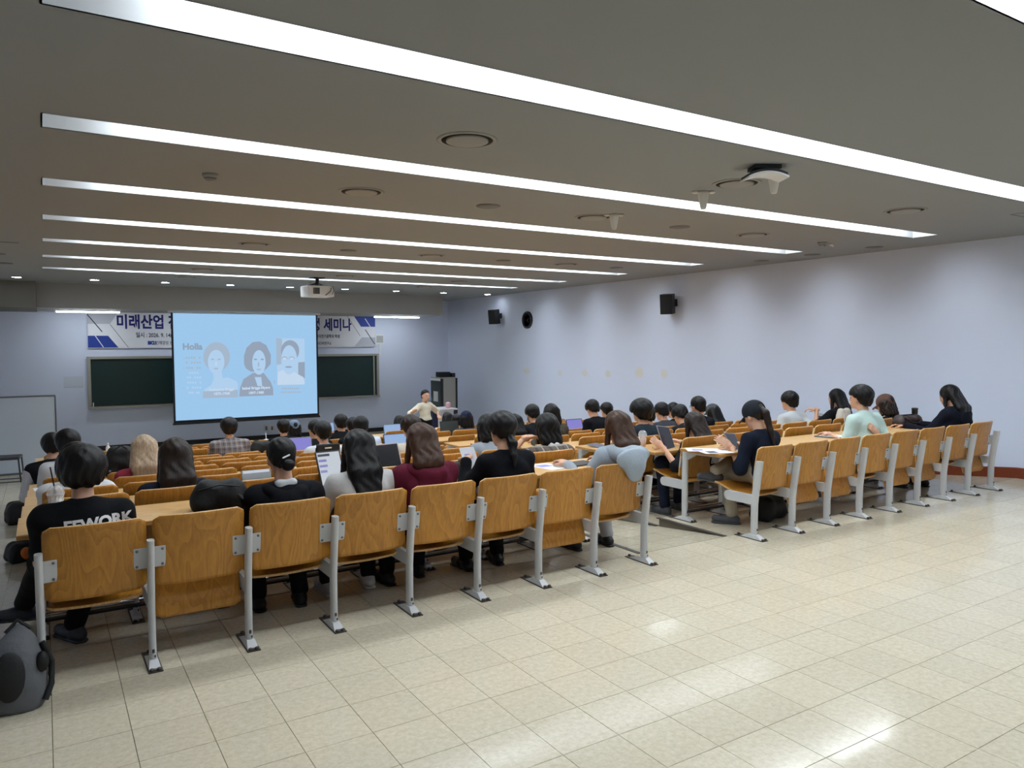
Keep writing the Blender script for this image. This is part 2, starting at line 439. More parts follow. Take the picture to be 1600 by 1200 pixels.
LIN = emit('linear lamp tube', LIGHT_COL, L_LINEAR)
for i, (px0, px1, on) in enumerate(((86, 188, 1), (275, 368, 1), (372, 494, 0), (584, 655, 1))):
    a_, b_ = at(px0, 483, Y=17.0), at(px1, 486, Y=17.0)
    lab = ['lit linear lamp under the soffit at the far left of the banner', 'lit linear lamp under the soffit above the projection screen',
           'unlit linear lamp housing under the soffit beside the lit one', 'lit linear lamp under the soffit near the right corner'][i]
    r = thing('linear_lamp', lab, 'lamp', ((a_[0]+b_[0])/2, 17.0, ZS), 0, 'linear lamps under the soffit'); hw = (b_[0]-a_[0])/2
    MB().box(-hw, hw, -.05, .05, -.03, 0).build('housing', WHITE, r)
    MB().box(-hw+.02, hw-.02, -.035, .035, -.055, -.03).build('tube', LIN if on else WHITE, r)
# ---- round air diffusers, speaker grilles, detectors
DSH = mat('diffuser shadow gap', srgb(52, 44, 36), .9); DIFF = mat('diffuser enamel', (.30, .295, .28), .7)
dm_ring = MB().lathe([(.20, 0), (.20, -.004), (.172, -.007), (.168, -.002), (.165, .0)], n=32).mesh('ring', DIFF)
dm_gap = MB().lathe([(.17, -.003), (.13, -.001)], n=32).mesh('gap', DSH)
dm_disc = MB().lathe([(.138, 0), (.138, -.012), (.13, -.015), (.001, -.015)], n=32).mesh('disc', DIFF)
dlab = {2.4: 'left', 4.95: 'middle', 7.42: 'right'}
for x in (2.4, 4.95, 7.42):
    for j, y in enumerate((2.18, 4.09, 7.95, 11.7, 13.4)):
        r = thing('ceiling_diffuser', 'round air diffuser flush in the ceiling, %s from the back in the %s column' % (ORD[j], dlab[x]), 'air diffuser', (x, y, H), 0, 'round ceiling diffusers')
        link('ring', dm_ring, r); link('gap', dm_gap, r); link('disc', dm_disc, r)
gr = MB().lathe([(.115, 0), (.115, -.006), (.001, -.008)], n=28).mesh('speaker_grille', mat('speaker grille', (.2, .195, .19), .8))
gl = [(3.68,4.1),(6.2,4.1),(3.68,7.98),(6.22,7.98),(8.5,7.95),(9.84,4.03),(9.84,5.02),(9.84,5.96),(-.55,5.3),(-.6,6.2),(-.62,8.0),(-.5,10.8),(-.45,12.2)]
for i, (x, y) in enumerate(gl):
    side = 'near the right wall' if x > 9 else 'beyond the left ends of the light strips' if x < 0 else 'between the light strips'
    idx = [g for g in gl if (g[0] > 9) == (x > 9) and (g[0] < 0) == (x < 0)].index((x, y))
    tag(link('speaker_grille', gr, None, (x, y, H)), 'flat grey ceiling grille %s, %s from the back' % (side, ORD[idx]), 'grille', 'ceiling speaker grilles')
for (x, y, lab) in ((1.16, 4.05, 'small domed smoke detector on the ceiling at left'), (8.79, 4.1, 'small domed smoke detector on the ceiling near the right wall')):
    r = thing('smoke_detector', lab, 'detector', (x, y, H))
    MB().lathe([(.06, 0), (.06, -.02), (.05, -.03)], n=20).build('base', mat('detector shell', (.34, .33, .31), .6), r)
    MB().lathe([(.05, -.03), (.035, -.05), (.02, -.058), (.001, -.06)], n=20).build('sensor', mat('detector grey', srgb(140, 140, 140), .5), r)
r = thing('ceiling_sensor', 'tiny white twin sensor beside the right smoke detector', 'sensor', (9.0, 4.12, H))
MB().lathe([(.03, 0), (.03, -.02), (.001, -.03)], n=14).build('body', WHITE, r); MB().lathe([(.018, 0), (.018, -.03), (.001, -.035)], (.09, .03, 0), n=12).build('button', WHITE, r)
HORN = mat('ivory plastic', srgb(214, 210, 200), .45)
for (x, y, lab) in ((4.95, 2.55, 'ivory cone hanging from the ceiling left of the nearest middle diffuser'), (4.92, 1.78, 'ivory cone hanging from the ceiling beside the black receiver'),
                    (5.02, 3.84, 'ivory cone hanging from the ceiling beside the second middle diffuser')):
    r = thing('hanging_cone', lab, 'antenna', (x, y, H), 0, 'ivory cones under the ceiling')
    MB().lathe([(.045, 0), (.05, -.012), (.046, -.03), (.036, -.09), (.026, -.14), (.02, -.155), (.001, -.158)], n=20).build('cone', HORN, r)
    m = MB()
    for s in (-1, 1): m.lathe([(.028, 0), (.032, -.012), (.012, -.022), (.001, -.022)], (s*.075*.85, -s*.075*.5, 0), n=14)
    m.tube([(-.075, .045, -.008), (.075, -.045, -.008)], .014, 8); m.build('flange', HORN, r)
r = thing('wireless_receiver', 'black box with white curved cover hung under the ceiling', 'access point', (4.66, 1.66, H), -.5)
MB().box(-.1, .1, -.08, .08, -.03, 0).build('bracket', DARK, r)
m = MB(); m.sheet(lambda u, v: ((.15*u, .1*v, -.06-.035*(u*u)), (0, 0, 1)), 12, 4, .012); m.build('cover', WHITE, r)
m = MB(); m.sheet(lambda u, v: ((.14*u, .1*v, -.045-.03*(u*u)), (0, 0, 1)), 12, 4, .018); m.build('body', DARK, r)

# ---- ceiling projector
r = thing('projector', 'white ceiling projector on a black mount before the screen', 'projector', (4.6, 12.3, H), .1)
MB().box(-.12, .12, -.1, .1, -.02, 0).tube([(0, 0, -.02), (0, 0, -.14)], .035, 12).tube([(-.17, -.02, -.16), (0, 0, -.1), (.17, .05, -.16)], .012, 8).box(-.2, .2, -.03, .03, -.165, -.145).build('mount', DARK, r)
MB().cbox(-.27, .27, -.2, .2, -.38, -.165, .03).build('body', WHITE, r)
g = MB().box(-.17, -.04, -.206, -.195, -.33, -.21)
g.build('vent', DARK, r)
g = MB()
for i in range(8): g.box(-.165+.016*i, -.158+.016*i, -.21, -.2, -.33, -.21)
g.build('vent_slats', mat('projector slat', srgb(130, 126, 120), .5), r)
MB().tube([(.2, -.205, -.2), (.17, -.23, -.27), (.1, -.22, -.33), (.08, -.2, -.35)], .007, 6).tube([(.23, -.2, -.17), (.24, -.23, -.25), (.22, -.21, -.33)], .006, 6).build('cable', DARK, r)
MB().lathe([(.06, .19), (.06, .23), (.001, .225)], (.1, 0, -.27), n=16, axis='Y').build('lens', DARK, r)

# ================================================================== FRONT WALL
# ---- chalkboard
r = thing('chalkboard', 'wide dark green chalkboard with grey metal frame on the front wall', 'chalkboard', (4.505, YF, .87))
w2, h2 = 3.62, .615
MB().box(-w2+.06, w2-.06, -.04, 0, -h2+.06, h2-.06).build('board', mat('chalkboard green', srgb(10, 44, 42), .45, bump=(30, .03)), r)
FR = mat('aluminium frame', srgb(168, 166, 158), .4, metal=.4)
MB().cbox(-w2, w2, -.09, 0, h2-.06, h2).build('frame_top', FR, r)
MB().cbox(-w2, -w2+.07, -.09, 0, -h2+.05, h2-.06).build('frame_side', FR, r)
MB().cbox(w2-.07, w2, -.09, 0, -h2+.05, h2-.06).build('frame_side', FR, r)
MB().cbox(-w2, w2, -.14, 0, -h2, -h2+.05).build('chalk_tray', FR, r)
MB().box(w2-.16, w2-.12, -.06, -.04, -h2+.05, h2-.06).build('slide_stile', FR, r)
MB().tube([(-w2+.1, -.1, -h2+.05), (-w2+.1, -.1, -h2+.15)], .014, 8).build('chalk_holder', WHITE, r)
# ---- banner
r = thing('banner', 'white seminar banner with blue lettering hung above the chalkboard', 'banner', (4.48, YF-.04, 2.115))
bw, bh = 3.56, .435
FABRIC = mat('banner vinyl', srgb(226, 228, 236), .55); NAVY = mat('banner navy ink', srgb(26, 24, 116), .6); BLUEI = mat('banner blue ink', srgb(24, 58, 150), .6)
INK = mat('banner dark ink', srgb(44, 46, 66), .6); GREYI = mat('banner grey ink', srgb(186, 190, 202), .6)
MB().box(-bw, bw, -.006, .006, -bh, bh).build('sheet', FABRIC, r)
def flat(name, poly, m, y=-.0075, par=None): return MB().prism(poly, 'Y', y-.001, y, 0).build(name, m, par or r)
flat('blue_panel', [(-bw, -.42), (-bw+.63, -.42), (-bw+.42, -.14), (-bw, -.14)], BLUEI)
flat('grey_panel', [(-bw, .14), (-bw+.47, .14), (-bw+.64, .42), (-bw, .42)], GREYI)
flat('blue_panel', [(bw-.62, .42), (bw, .42), (bw, .13), (bw-.42, .13)], BLUEI)
flat('grey_panel', [(bw-.62, -.42), (bw, -.42), (bw, -.17), (bw-.4, -.17)], GREYI)
def stroke(x0, z0, x1, z1, wd, m):
    dx, dz = x1-x0, z1-z0; l = math.hypot(dx, dz); nx, nz = -dz/l*wd/2, dx/l*wd/2
    flat('stripe', [(x0+nx, z0+nz), (x1+nx, z1+nz), (x1-nx, z1-nz), (x0-nx, z0-nz)], m, -.009)
stroke(-bw+.0, .36, -bw+.3, -.05, .022, INK); stroke(-bw+.11, -.07, -bw+.32, -.42, .018, FABRIC); stroke(-bw+.47, .13, -bw+.84, -.42, .01, INK)
stroke(bw-.02, -.36, bw-.3, .05, .022, INK); stroke(bw-.3, .36, bw-.1, .06, .018, FABRIC); stroke(bw-.82, .42, bw-.45, -.13, .01, INK)
RX = (PI/2, 0, 0)
def btext(body, size, m, px, py, bold, align, sx=.8):
    p = at(px, py, Y=YF-.045); o = text_on(body, size, m, r, (p[0]-4.48, -.009, p[2]-2.115), RX, bold, align=align); o.scale = (sx, 1, 1)
btext('미래산업 전', .36, NAVY, 181, 504, .012, 'LEFT'); btext('형 세미나', .36, NAVY, 549, 509, .012, 'RIGHT')
btext('일시 : 2026. 9. 14(월)', .135, INK, 212, 524, .003, 'LEFT'); btext('BK21', .11, BLUEI, 231, 536, .008, 'LEFT'); btext('인재양성 센터', .1, INK, 243, 536, .001, 'LEFT')
btext('전자전기공학과 학생', .105, INK, 531, 526, .003, 'RIGHT', .75); btext('미디어연구소', .1, INK, 518, 537, .002, 'RIGHT', .75)
# ---- projection screen with the slide
r = thing('projection_screen', 'pulled-down projection screen showing a pale blue slide with three portraits', 'screen', (4.23, 16.55, 1.22))
sw, sh = 1.705, 1.29
MB().box(-sw, sw, -.004, .004, -sh, sh).build('border', mat('screen black border', srgb(20, 24, 36), .6), r)
SLC = lambda c, s=.92: emit('slide %d %d %d' % tuple(c), srgb(*c), s)  # slide colours glow by emission, standing in for the projector's light
S_BG = SLC((158, 200, 236)); S_GY = SLC((166, 184, 204)); S_DK = SLC((150, 164, 184)); S_LT = SLC((176, 208, 238)); S_WH = SLC((196, 216, 238))
MB().box(-sw+.045, sw-.045, -.008, -.004, -sh+.07, sh-.03).build('picture', S_BG, r)
MB().tube([(-sw-.02, 0, -sh-.01), (sw+.02, 0, -sh-.01)], .022, 8).build('bottom_bar', DARK, r)
MB().cbox(-sw-.06, sw+.06, -.06, .06, sh-.02, sh+.07, .01).build('case', WHITE, r)
for s in (-1, 1): MB().lathe([(.02, 0), (.02, .04), (.001, .045)], (s*(sw+.02), 0, -sh-.01), n=10, axis='X').build('end_cap', WHITE, r)
def sl(x, y):   # slide pixels of the photo crop -> screen plane
    p = at(260+x*.1583, 480+y*.1583, Y=16.55); return p[0]-4.23, p[2]-1.22
def blob(name, pts, m, y):
    P = [sl(*p) for p in pts]; MB().prism(P, 'Y', y-.0006, y, 0).build(name, m, r)
def ell(cx, cy, rx, ry, n=22, a0=0, a1=2*PI): return [(cx+rx*math.cos(a0+(a1-a0)*i/n), cy+ry*math.sin(a0+(a1-a0)*i/n)) for i in range(n)]
blob('portrait_panel', [(358, 318), (705, 318), (705, 888), (358, 898)], S_BG, -.009)
# first portrait: short pale hair, shoulders
blob('shoulders', [(358, 898), (375, 810), (440, 770), (470, 700), (560, 700), (600, 690), (690, 730), (705, 760), (705, 888)], S_LT, -.0095)
blob('caption_band', [(358, 898), (362, 830), (705, 815), (705, 888)], S_GY, -.0097)
blob('hair', ell(495, 490, 132, 145), S_GY, -.010); blob('face', ell(490, 540, 82, 120), S_LT, -.0105); blob('neck', [(455, 600), (540, 600), (560, 740), (470, 740)], S_LT, -.0102)
for x in (455, 520): blob('eye', ell(x, 515, 18, 8, 10), S_GY, -.011)
blob('mouth', ell(490, 606, 24, 8, 10), S_GY, -.011); blob('nose', ell(490, 560, 9, 24, 10), S_WH, -.011)
# second portrait: dark wavy hair, lapels
blob('shoulders', [(718, 882), (725, 800), (760, 710), (850, 650), (960, 650), (1030, 740), (1052, 800), (1054, 868)], S_DK, -.0095)
blob('collar', [(870, 690), (935, 690), (945, 780), (900, 780)], S_LT, -.0098)
blob('hair', [(765, 560), (765, 480), (790, 400), (850, 345), (920, 338), (985, 375), (1030, 470), (1028, 560), (985, 610), (940, 640), (830, 635), (785, 605)], S_DK, -.010)
blob('face', ell(912, 545, 66, 122), S_LT, -.0105)
for x in (878, 945): blob('eye', ell(x, 515, 17, 8, 10), S_DK, -.011)
blob('mouth', ell(912, 615, 24, 8, 10), S_GY, -.011); blob('nose', ell(908, 565, 9, 24, 10), S_GY, -.011)
# third portrait: man with glasses
blob('portrait_panel', [(1082, 305), (1362, 310), (1365, 762), (1096, 768)], S_LT, -.009)
blob('background', [(1086, 570), (1140, 560), (1140, 310), (1082, 305)], S_GY, -.0093); blob('background', [(1300, 545), (1364, 540), (1365, 700), (1300, 700)], S_DK, -.0093)
blob('shoulders', [(1094, 768), (1100, 640), (1170, 610), (1260, 640), (1350, 690), (1365, 762)], S_WH, -.0095)
blob('hair', ell(1220, 430, 90, 105), S_DK, -.010); blob('face', ell(1210, 520, 78, 145), S_LT, -.0105)
for x in (1165, 1235): blob('glasses', ell(x, 505, 30, 20, 12), S_GY, -.011); blob('lens', ell(x, 510, 22, 13, 12), S_WH, -.0115)
blob('mouth', ell(1205, 590, 36, 9, 10), S_DK, -.011)
S_TX = SLC((146, 166, 184), .88)
def stext(body, x, y, size, m, bold=0., align='LEFT'):
    X, Z = sl(x, y); text_on(body, size, m, r, (X, -.0125, Z), RX, bold, align=align)
stext('Holla', 158, 392, .2, S_TX, .008)
for i, (x0, x1, y) in enumerate([(190,345,500),(190,345,548),(195,345,600),(200,345,650),(200,350,695),(205,350,745),(200,350,795),(215,330,845)]):
    n = 6
    for j in range(n):
        if (i*3+j) % 5 == 4: continue
        xa = x0+(x1-x0)*j/n; blob('text_mark', [(xa, y-11), (xa+17, y-11), (xa+17, y+9), (xa, y+9)], S_LT if i > 2 else S_GY, -.0095)
for y in (505, 602, 798): blob('bullet', ell(172, y, 6, 6, 8), S_GY, -.0095)
stext('Katharine Briggs', 545, 812, .085, S_WH, .004, 'CENTER'); stext('1875-1968', 545, 853, .085, S_WH, .004, 'CENTER')
stext('Isabel Briggs-Myers', 885, 797, .085, S_WH, .004, 'CENTER'); stext('1897-1980', 885, 845, .085, S_WH, .004, 'CENTER')
for y, xa, xb in ((803, 1140, 1315), (840, 1130, 1330)):
    for j in range(9): blob('text_mark', [(xa+(xb-xa)*j/9, y-10), (xa+(xb-xa)*(j+.72)/9, y-10), (xa+(xb-xa)*(j+.72)/9, y+8), (xa+(xb-xa)*j/9, y+8)], S_GY, -.0095)
blob('text_mark', [(1060, 725), (1072, 725), (1072, 755), (1060, 755)], S_GY, -.0095)
# ---- small wall fittings
p = at(115, 597, Y=YF)
r = thing('notice_sheet', 'pale paper notice taped to the wall left of the chalkboard', 'paper', (p[0], YF-.003, p[2]))
MB().box(-.2, .2, -.002, .002, -.13, .13).build('sheet', mat('notice paper', srgb(204, 211, 226), .8), r); MB().box(-.19, .19, -.003, -.0022, -.125, -.11).build('print', GREYI, r)
p = at(590, 530, Y=YF)
r = thing('wall_switch', 'small wall switch with thin conduit right of the banner', 'switch', (p[0]+.06, YF, p[2]))
MB().box(-.13, .13, -.012, 0, -.14, .14).build('plate', WHITE, r); MB().box(-.1, .1, -.02, -.012, -.1, .1).build('rocker', mat('switch grey', srgb(176, 178, 180), .5), r)
MB().box(-.025, .025, -.02, 0, -.46, -.14).build('conduit', WHITE, r)
for i, (px, lab) in enumerate(((416, 'left one of the two small wall outlets below the projection screen'), (425, 'right one of the two small wall outlets below the projection screen'))):
    p = at(px, 669, Y=YF); r = thing('wall_outlet', lab, 'outlet', (p[0], YF, p[2]), 0, 'wall outlets')
    MB().box(-.05, .05, -.01, 0, -.1, .1).build('plate', WHITE, r); MB().box(-.025, .025, -.014, -.01, -.05, .05).build('socket', mat('socket grey', srgb(120, 120, 122), .5), r)
# ---- loudspeakers and clock on the right wall
for (px, py, tilt, lab) in ((772, 495, .35, 'black loudspeaker on the right wall left of the clock'), (1043, 475, .5, 'black loudspeaker high on the right wall nearer the camera')):
    p = at(px, py, X=XR-.22); r = thing('wall_speaker', lab, 'loudspeaker', (p[0], p[1], p[2]), 0, 'wall loudspeakers')
    piv = link('cabinet', MB().cbox(-.1, .1, -.12, .12, -.19, .19, .012).mesh('cabinet', DARK), r); piv.rotation_euler = (0, -.12, tilt)
    g = MB().box(-.104, -.1, -.105, .105, -.175, .175).build('grille', mat('speaker cloth', srgb(36, 37, 40), .9, bump=(200, .3)), piv)
    MB().tube([(.1, 0, 0), (.2, 0, .03)], .014, 8).build('arm', DARK, r); MB().cbox(.195, .22, -.04, .04, -.04, .1, .004).build('wall_plate', DARK, r)
p = at(825, 500, X=XR); r = thing('wall_clock', 'round white wall clock with thick black rim on the right wall', 'clock', (XR, p[1], p[2]))
CR = .215
MB().lathe([(CR, 0), (CR, -.045), (CR-.02, -.055), (CR-.045, -.045), (CR-.045, -.02)], n=36, axis='X').build('rim', DARK, r)
MB().lathe([(CR-.045, -.021), (.001, -.021)], n=32, axis='X').build('dial', WHITE, r)
for hr, ang, ln in ((.012, 2.35, .09), (.008, 1.1, .14)):
    MB().add([(-.026, -hr, 0), (-.026, hr, 0), (-.026, hr*.5, ln), (-.026, -hr*.5, ln)], [(0, 1, 2, 3)]).build('hand', DARK, r).rotation_euler = (ang, 0, 0)
mk = MB().box(-.0245, -.023, -.004, .004, .125, .155).mesh('hour_mark', DARK)
for i in range(12): link('hour_mark', mk, r).rotation_euler = (i*PI/6, 0, 0)

# ---- equipment rack, lectern, whiteboard, tablet chair
r = thing('equipment_rack', 'tall grey equipment rack with dark glass door in the front right corner', 'cabinet', (9.16, 15.93, ZF))
RK = mat('rack grey', srgb(158, 156, 150), .5); hR = 1.6
MB().cbox(-.21, .21, -.33, .33, 0, hR, .008).build('body', RK, r)
MB().box(-.222, -.208, -.26, .31, .08, hR-.1).build('door', mat('rack glass', srgb(74, 84, 86), .2), r)
MB().box(-.224, -.208, -.27, .31, hR-.09, hR-.03).build('top_panel', WHITE, r)
MB().box(-.222, -.17, -.342, -.27, .08, hR-.03).build('side_channel', DARK, r); MB().box(.2, .25, -.345, .3, .35, hR-.02).build('rear_channel', DARK, r)
MB().box(-.226, -.222, -.12, .14, .95, 1.22).build('notice', WHITE, r)
tag(MB().cbox(-.14, .18, -.12, .12, 0, .14, .01).build('black_amplifier', DARK, None, (9.12, 15.9, ZF+hR)), 'larger black box standing on top of the equipment rack', 'device')
tag(MB().cbox(-.05, .05, -.1, .1, 0, .11, .01).build('black_receiver', DARK, None, (9.36, 15.8, ZF+hR)), 'smaller black box at the right on top of the equipment rack', 'device')
r = thing('lectern', 'navy and pale grey multimedia lectern beside the presenter', 'lectern', (7.72, 13.35, ZF), 0)
LN = mat('lectern navy', srgb(20, 28, 62), .4); LG = mat('lectern grey', srgb(196, 194, 200), .5); hl = .97
MB().cbox(-.26, -.13, -.25, .35, 0, hl, .008).build('side_post', LN, r); MB().cbox(.27, .36, -.25, .35, 0, hl+.02, .008).build('side_post', LN, r)
MB().box(-.13, .27, -.25, -.2, .05, hl).build('rear_panel', LG, r)
MB().prism([(-.28, hl), (.38, hl), (.38, hl+.03), (-.28, hl+.03)], 'X', -.27, .37).build('top', LG, r)
MB().add([(-.95, -.2, .58), (-.26, -.2, .8), (-.26, -.2, .68), (-.95, -.2, .46), (-.95, .3, .58), (-.26, .3, .8), (-.26, .3, .68), (-.95, .3, .46)],
         [(0, 1, 2, 3), (4, 7, 6, 5), (0, 4, 5, 1), (3, 2, 6, 7), (0, 3, 7, 4)]).build('sloping_wing', LG, r)
MB().prism([(-.26, .3), (-.26, .66), (-.9, .44), (-.9, .3)], 'Y', -.18, .28).build('wing_body', mat('lectern teal', srgb(28, 60, 84), .4), r)
tag(MB().lathe([(.05, 0), (.055, .04), (.06, .1), (.05, .13), (.001, .14)], n=16).build('pink_tissue_pack', mat('pink paper', srgb(214, 168, 176), .7), None, (7.95, 13.3, ZF+hl+.03)), 'small pink bundle lying on top of the lectern', 'tissue pack')
YW = 15.05
r = thing('whiteboard', 'large white board standing on the floor at the far left front', 'whiteboard', (-1.0, YW, ZF))
wb = mat('whiteboard face', srgb(204, 214, 226), .25); SIL = mat('board edge', srgb(120, 124, 130), .4, metal=.5)
MB().box(-1.2, 1.19, -.02, .02, .03, 1.5).build('panel', wb, r)
MB().box(-1.2, 1.2, -.03, .03, 1.49, 1.52).build('frame_top', SIL, r); MB().box(1.18, 1.205, -.03, .03, .02, 1.49).build('frame_side', SIL, r)
MB().box(-1.2, 1.2, -.03, .03, 0, .04).build('frame_bottom', SIL, r)
r = thing('tablet_chair', 'dark grey stacking chair with slatted back before the standing whiteboard', 'chair', (-.62, 14.25, ZF), PI/2-.1)
CH = mat('chair dark grey', srgb(58, 58, 66), .45)
MB().cbox(-.23, .23, -.24, .22, .42, .47, .02).build('seat', CH, r)
for s in (-1, 1):
    MB().tube([(s*.2, -.22, .44), (s*.2, -.25, 0)], .014, 8).build('leg', CH, r); MB().tube([(s*.2, .2, .44), (s*.2, .3, .8), (s*.2, .27, .84)], .013, 8).build('back_post', CH, r)
    MB().tube([(s*.2, .16, .43), (s*.2, .26, 0)], .014, 8).build('leg', CH, r); MB().tube([(s*.2, -.25, .02), (s*.2, .26, .02)], .01, 8).build('runner', CH, r)
for i in range(4): MB().box(-.2, .2, .25+.018*i, .265+.018*i, .56+.075*i, .6+.075*i).build('back_slat', CH, r)
MB().tube([(-.22, .29, .84), (.22, .29, .84)], .016, 8).build('top_rail', CH, r)

# ================================================================== SEATING
# who sits where: (block, row index, seat index)
OCC = {('L',0,0),('L',0,2),('L',0,3),('L',0,4),('L',0,5),('L',0,7),('R',0,0),('R',0,3),('R',0,6),('L',1,1),('L',1,7),('R',1,0),('R',1,7),
       ('L',2,0),('L',2,7),('R',2,0),('R',2,5),('R',2,7),('L',3,1),('L',3,6),('R',3,2),('R',3,3),('R',3,4),('L',4,0),('R',4,0),('R',4,4),('R',4,6),
       ('L',5,0),('L',5,5),('R',5,0),('R',5,1),('R',5,3),('R',5,6),('R',6,5),('L',6,7),('L',7,4),('L',7,6),('L',7,7),('L',8,7),('R',8,1),
       ('L',9,6),('R',9,2),('L',10,7),('R',10,0),('R',10,2)}
class MBe(MB): edge_mat = True
def corner(v, hh, rad, half):
    """width factor of a rounded rectangle of half height hh, corner radius rad, half width half"""
    d = hh*(1-abs(v))
    if d >= rad: return 1
    return 1-(rad-math.sqrt(max(0, rad*rad-(rad-d)**2)))/half
def vgrid(n=18):
    return n
BZ0, BZ1 = .392, .798
def back_fn(u, v):
    z = (BZ0+BZ1)/2+v*(BZ1-BZ0)/2; x = .234*u
    y = .03-.155*(z-BZ0)+.034*u*u-.01*v*v
    return (x, y, z), (-.28*u, 1, .15)
def back0_fn(u, v):
    z = .418+(v+1)/2*.39; x = .234*u
    return (x, -.045-.14*(z-.40)+.034*u*u-.01*v*v, z), (-.28*u, 1, .14)
def hw_back(v): return corner(v, .197, .035, .234)
back_me = MBe().sheet(back_fn, 12, 20, .013, 0, hw_back).mesh('backrest', [WB1, WEDGE])
back0_me = MBe().sheet(back0_fn, 12, 20, .013, 0, hw_back).mesh('backrest', [WB1, WEDGE])
def seat_fn(u, v):
    y = .25+v*.2; x = .225*u
    z = .388+.046*v-(.028*max(0, v-.72)**2*12)+.012*u*u-.012*(1-v*v)
    return (x, y, z), (0, 0, 1)
def hw_seat(v): return corner(v, .19, .035, .225)
seat_me = MBe().sheet(seat_fn, 10, 18, .013, 0, hw_seat).mesh('seat', [WB1, WEDGE])
def fold_fn(u, v):
    (x, y, z), n = seat_fn(u, v)
    dy, dz = y-.085, z-.40
    return (x, .085-dz*.95-.02-.03*v, .60-dy*1.05), (0, 1, .05)
fold_me = MBe().sheet(fold_fn, 10, 18, .013, 0, hw_seat).mesh('seat', [WB1, WEDGE])
def post_mesh(pts, top):
    m = MB(); P = [Vector(p) for p in pts]; n = 12; V = []; F = []
    for p in P:
        for j in range(n):
            tt = 2*PI*j/n; c, s = math.cos(tt), math.sin(tt)
            q = abs(c)**.7*(1 if c > 0 else -1), abs(s)**.7*(1 if s > 0 else -1)
            V.append((p.x+q[0]*.0185, p.y+q[1]*.034, p.z))
    for i in range(len(P)-1):
        for j in range(n): F.append((i*n+j, i*n+(j+1) % n, (i+1)*n+(j+1) % n, (i+1)*n+j))
    m.add(V, F, 0, True); m.add(V[-n:], [tuple(range(n))]); m.add(V[:n], [tuple(range(n-1, -1, -1))])
    # worn spots near the foot
    m.box(-.006, .006, -.0975, -.09, .075, .095, 1); m.box(.004, .012, -.096, -.09, .05, .062, 1)
    return m.mesh('post', [GREYP, CHIP])
post_back = post_mesh([(0, -.062, .03), (0, -.062, .2), (0, -.064, .31), (0, -.074, .4), (0, -.116, .69)], .69)
post_desk = post_mesh([(0, -.055, .03), (0, -.055, .3), (0, -.056, .45), (0, -.06, .69)], .69)
fm = MB()
fm.box(-.036, .036, -.185, .125, 0, .007, 1)
fm.add([(-.030,-.16,.007),(.030,-.16,.007),(.030,.07,.007),(-.030,.07,.007),(-.022,-.105,.04),(.022,-.105,.04),(.022,-.018,.04),(-.022,-.018,.04)],
       [(0,1,5,4),(1,2,6,5),(2,3,7,6),(3,0,4,7),(4,5,6,7)], 0)
fm.add([(-.030,-.15,.007),(.030,-.15,.007),(.024,-.162,.016),(-.024,-.162,.016)], [(0,1,2,3)], 0)
foot_me = fm.mesh('foot_plate', [GREYP, CHIP])
bolt_f = MB().lathe([(.012, .007), (.012, .018), (.006, .022), (.001, .022)], n=8).mesh('bolt', CHIP)
def rnd_bar(x0, x1, y0, y1, z0, z1):
    zc, r_ = (z0+z1)/2, (z1-z0)/2
    poly = [(y0, z0), (y1-r_, z0)]+[(y1-r_+r_*math.sin(PI*i/8), zc-r_*math.cos(PI*i/8)) for i in range(1, 8)]+[(y1-r_, z1), (y0, z1)]
    return MB().prism(poly, 'X', x0, x1)
arm_me = rnd_bar(-.016, .016, -.06, .27, .30, .385).mesh('seat_arm', GREYP)
pl = MB().cbox(-.078, .078, -.001, .005, .505, .62, .002)
for v_i, v in enumerate(pl.v): pl.v[v_i] = (v[0], v[1]+.012+(v[2]-.505)*-.155+.3*(.078-abs(v[0]))*-.25, v[2])
plate_me = pl.mesh('mounting_plate', GREYP)
ph = MB().cbox(-.012, .078, -.001, .005, .505, .62, .002)
for v_i, v in enumerate(ph.v): ph.v[v_i] = (v[0], v[1]+.012+(v[2]-.505)*-.155+.3*(.078-abs(v[0]))*-.25, v[2])
plate_end = [ph.mesh('mounting_plate', GREYP)]
for v_i, v in enumerate(ph.v): ph.v[v_i] = (-v[0], v[1], v[2])
plate_end.append(ph.mesh('mounting_plate', GREYP))
bolt_b = MB().lathe([(.0075, 0), (.0075, -.005), (.004, -.008), (.001, -.008)], n=8, axis='Y').mesh('bolt', BOLT)
tip_me = MB().box(-.03, .03, .2, .26, .40, .438).mesh('hinge', GREYP)
def ordrow(k): return 'back row' if k == 0 else 'front row' if k == NROW-1 else '%s row from the back' % ORD[k]
def chair_label(b, k, i, occ):
    side = 'left block' if b == 'L' else 'right block'
    st = 'occupied' if occ else 'empty folded'
    return '%s plywood chair, %s, %s, %s seat from its left' % (st, ordrow(k), side, ORD[i])
def add_post(ch, x, k, detail, end=0):
    p = link('post', post_back if k == 0 else post_desk, ch, (x, 0, 0))
    ft = link('foot_plate', foot_me, ch, (x, 0, 0))
    if detail:
        for dx, dy in ((-.018, -.172), (.018, -.172), (0, .11)): link('bolt', bolt_f, ft, (dx, dy, 0))
    link('seat_arm', arm_me, ch, (x, 0, 0))
    pt = link('mounting_plate', plate_me if not end else plate_end[0 if end > 0 else 1], ch, (x, -.062 if k == 0 else 0, .02 if k == 0 else 0))
    if detail:
        for sx in ((-1, 1) if not end else (end,)):
            for z in (.52, .605): link('bolt', bolt_b, pt, (sx*.062, .012-.155*(z-.505)-.075*.016, z))
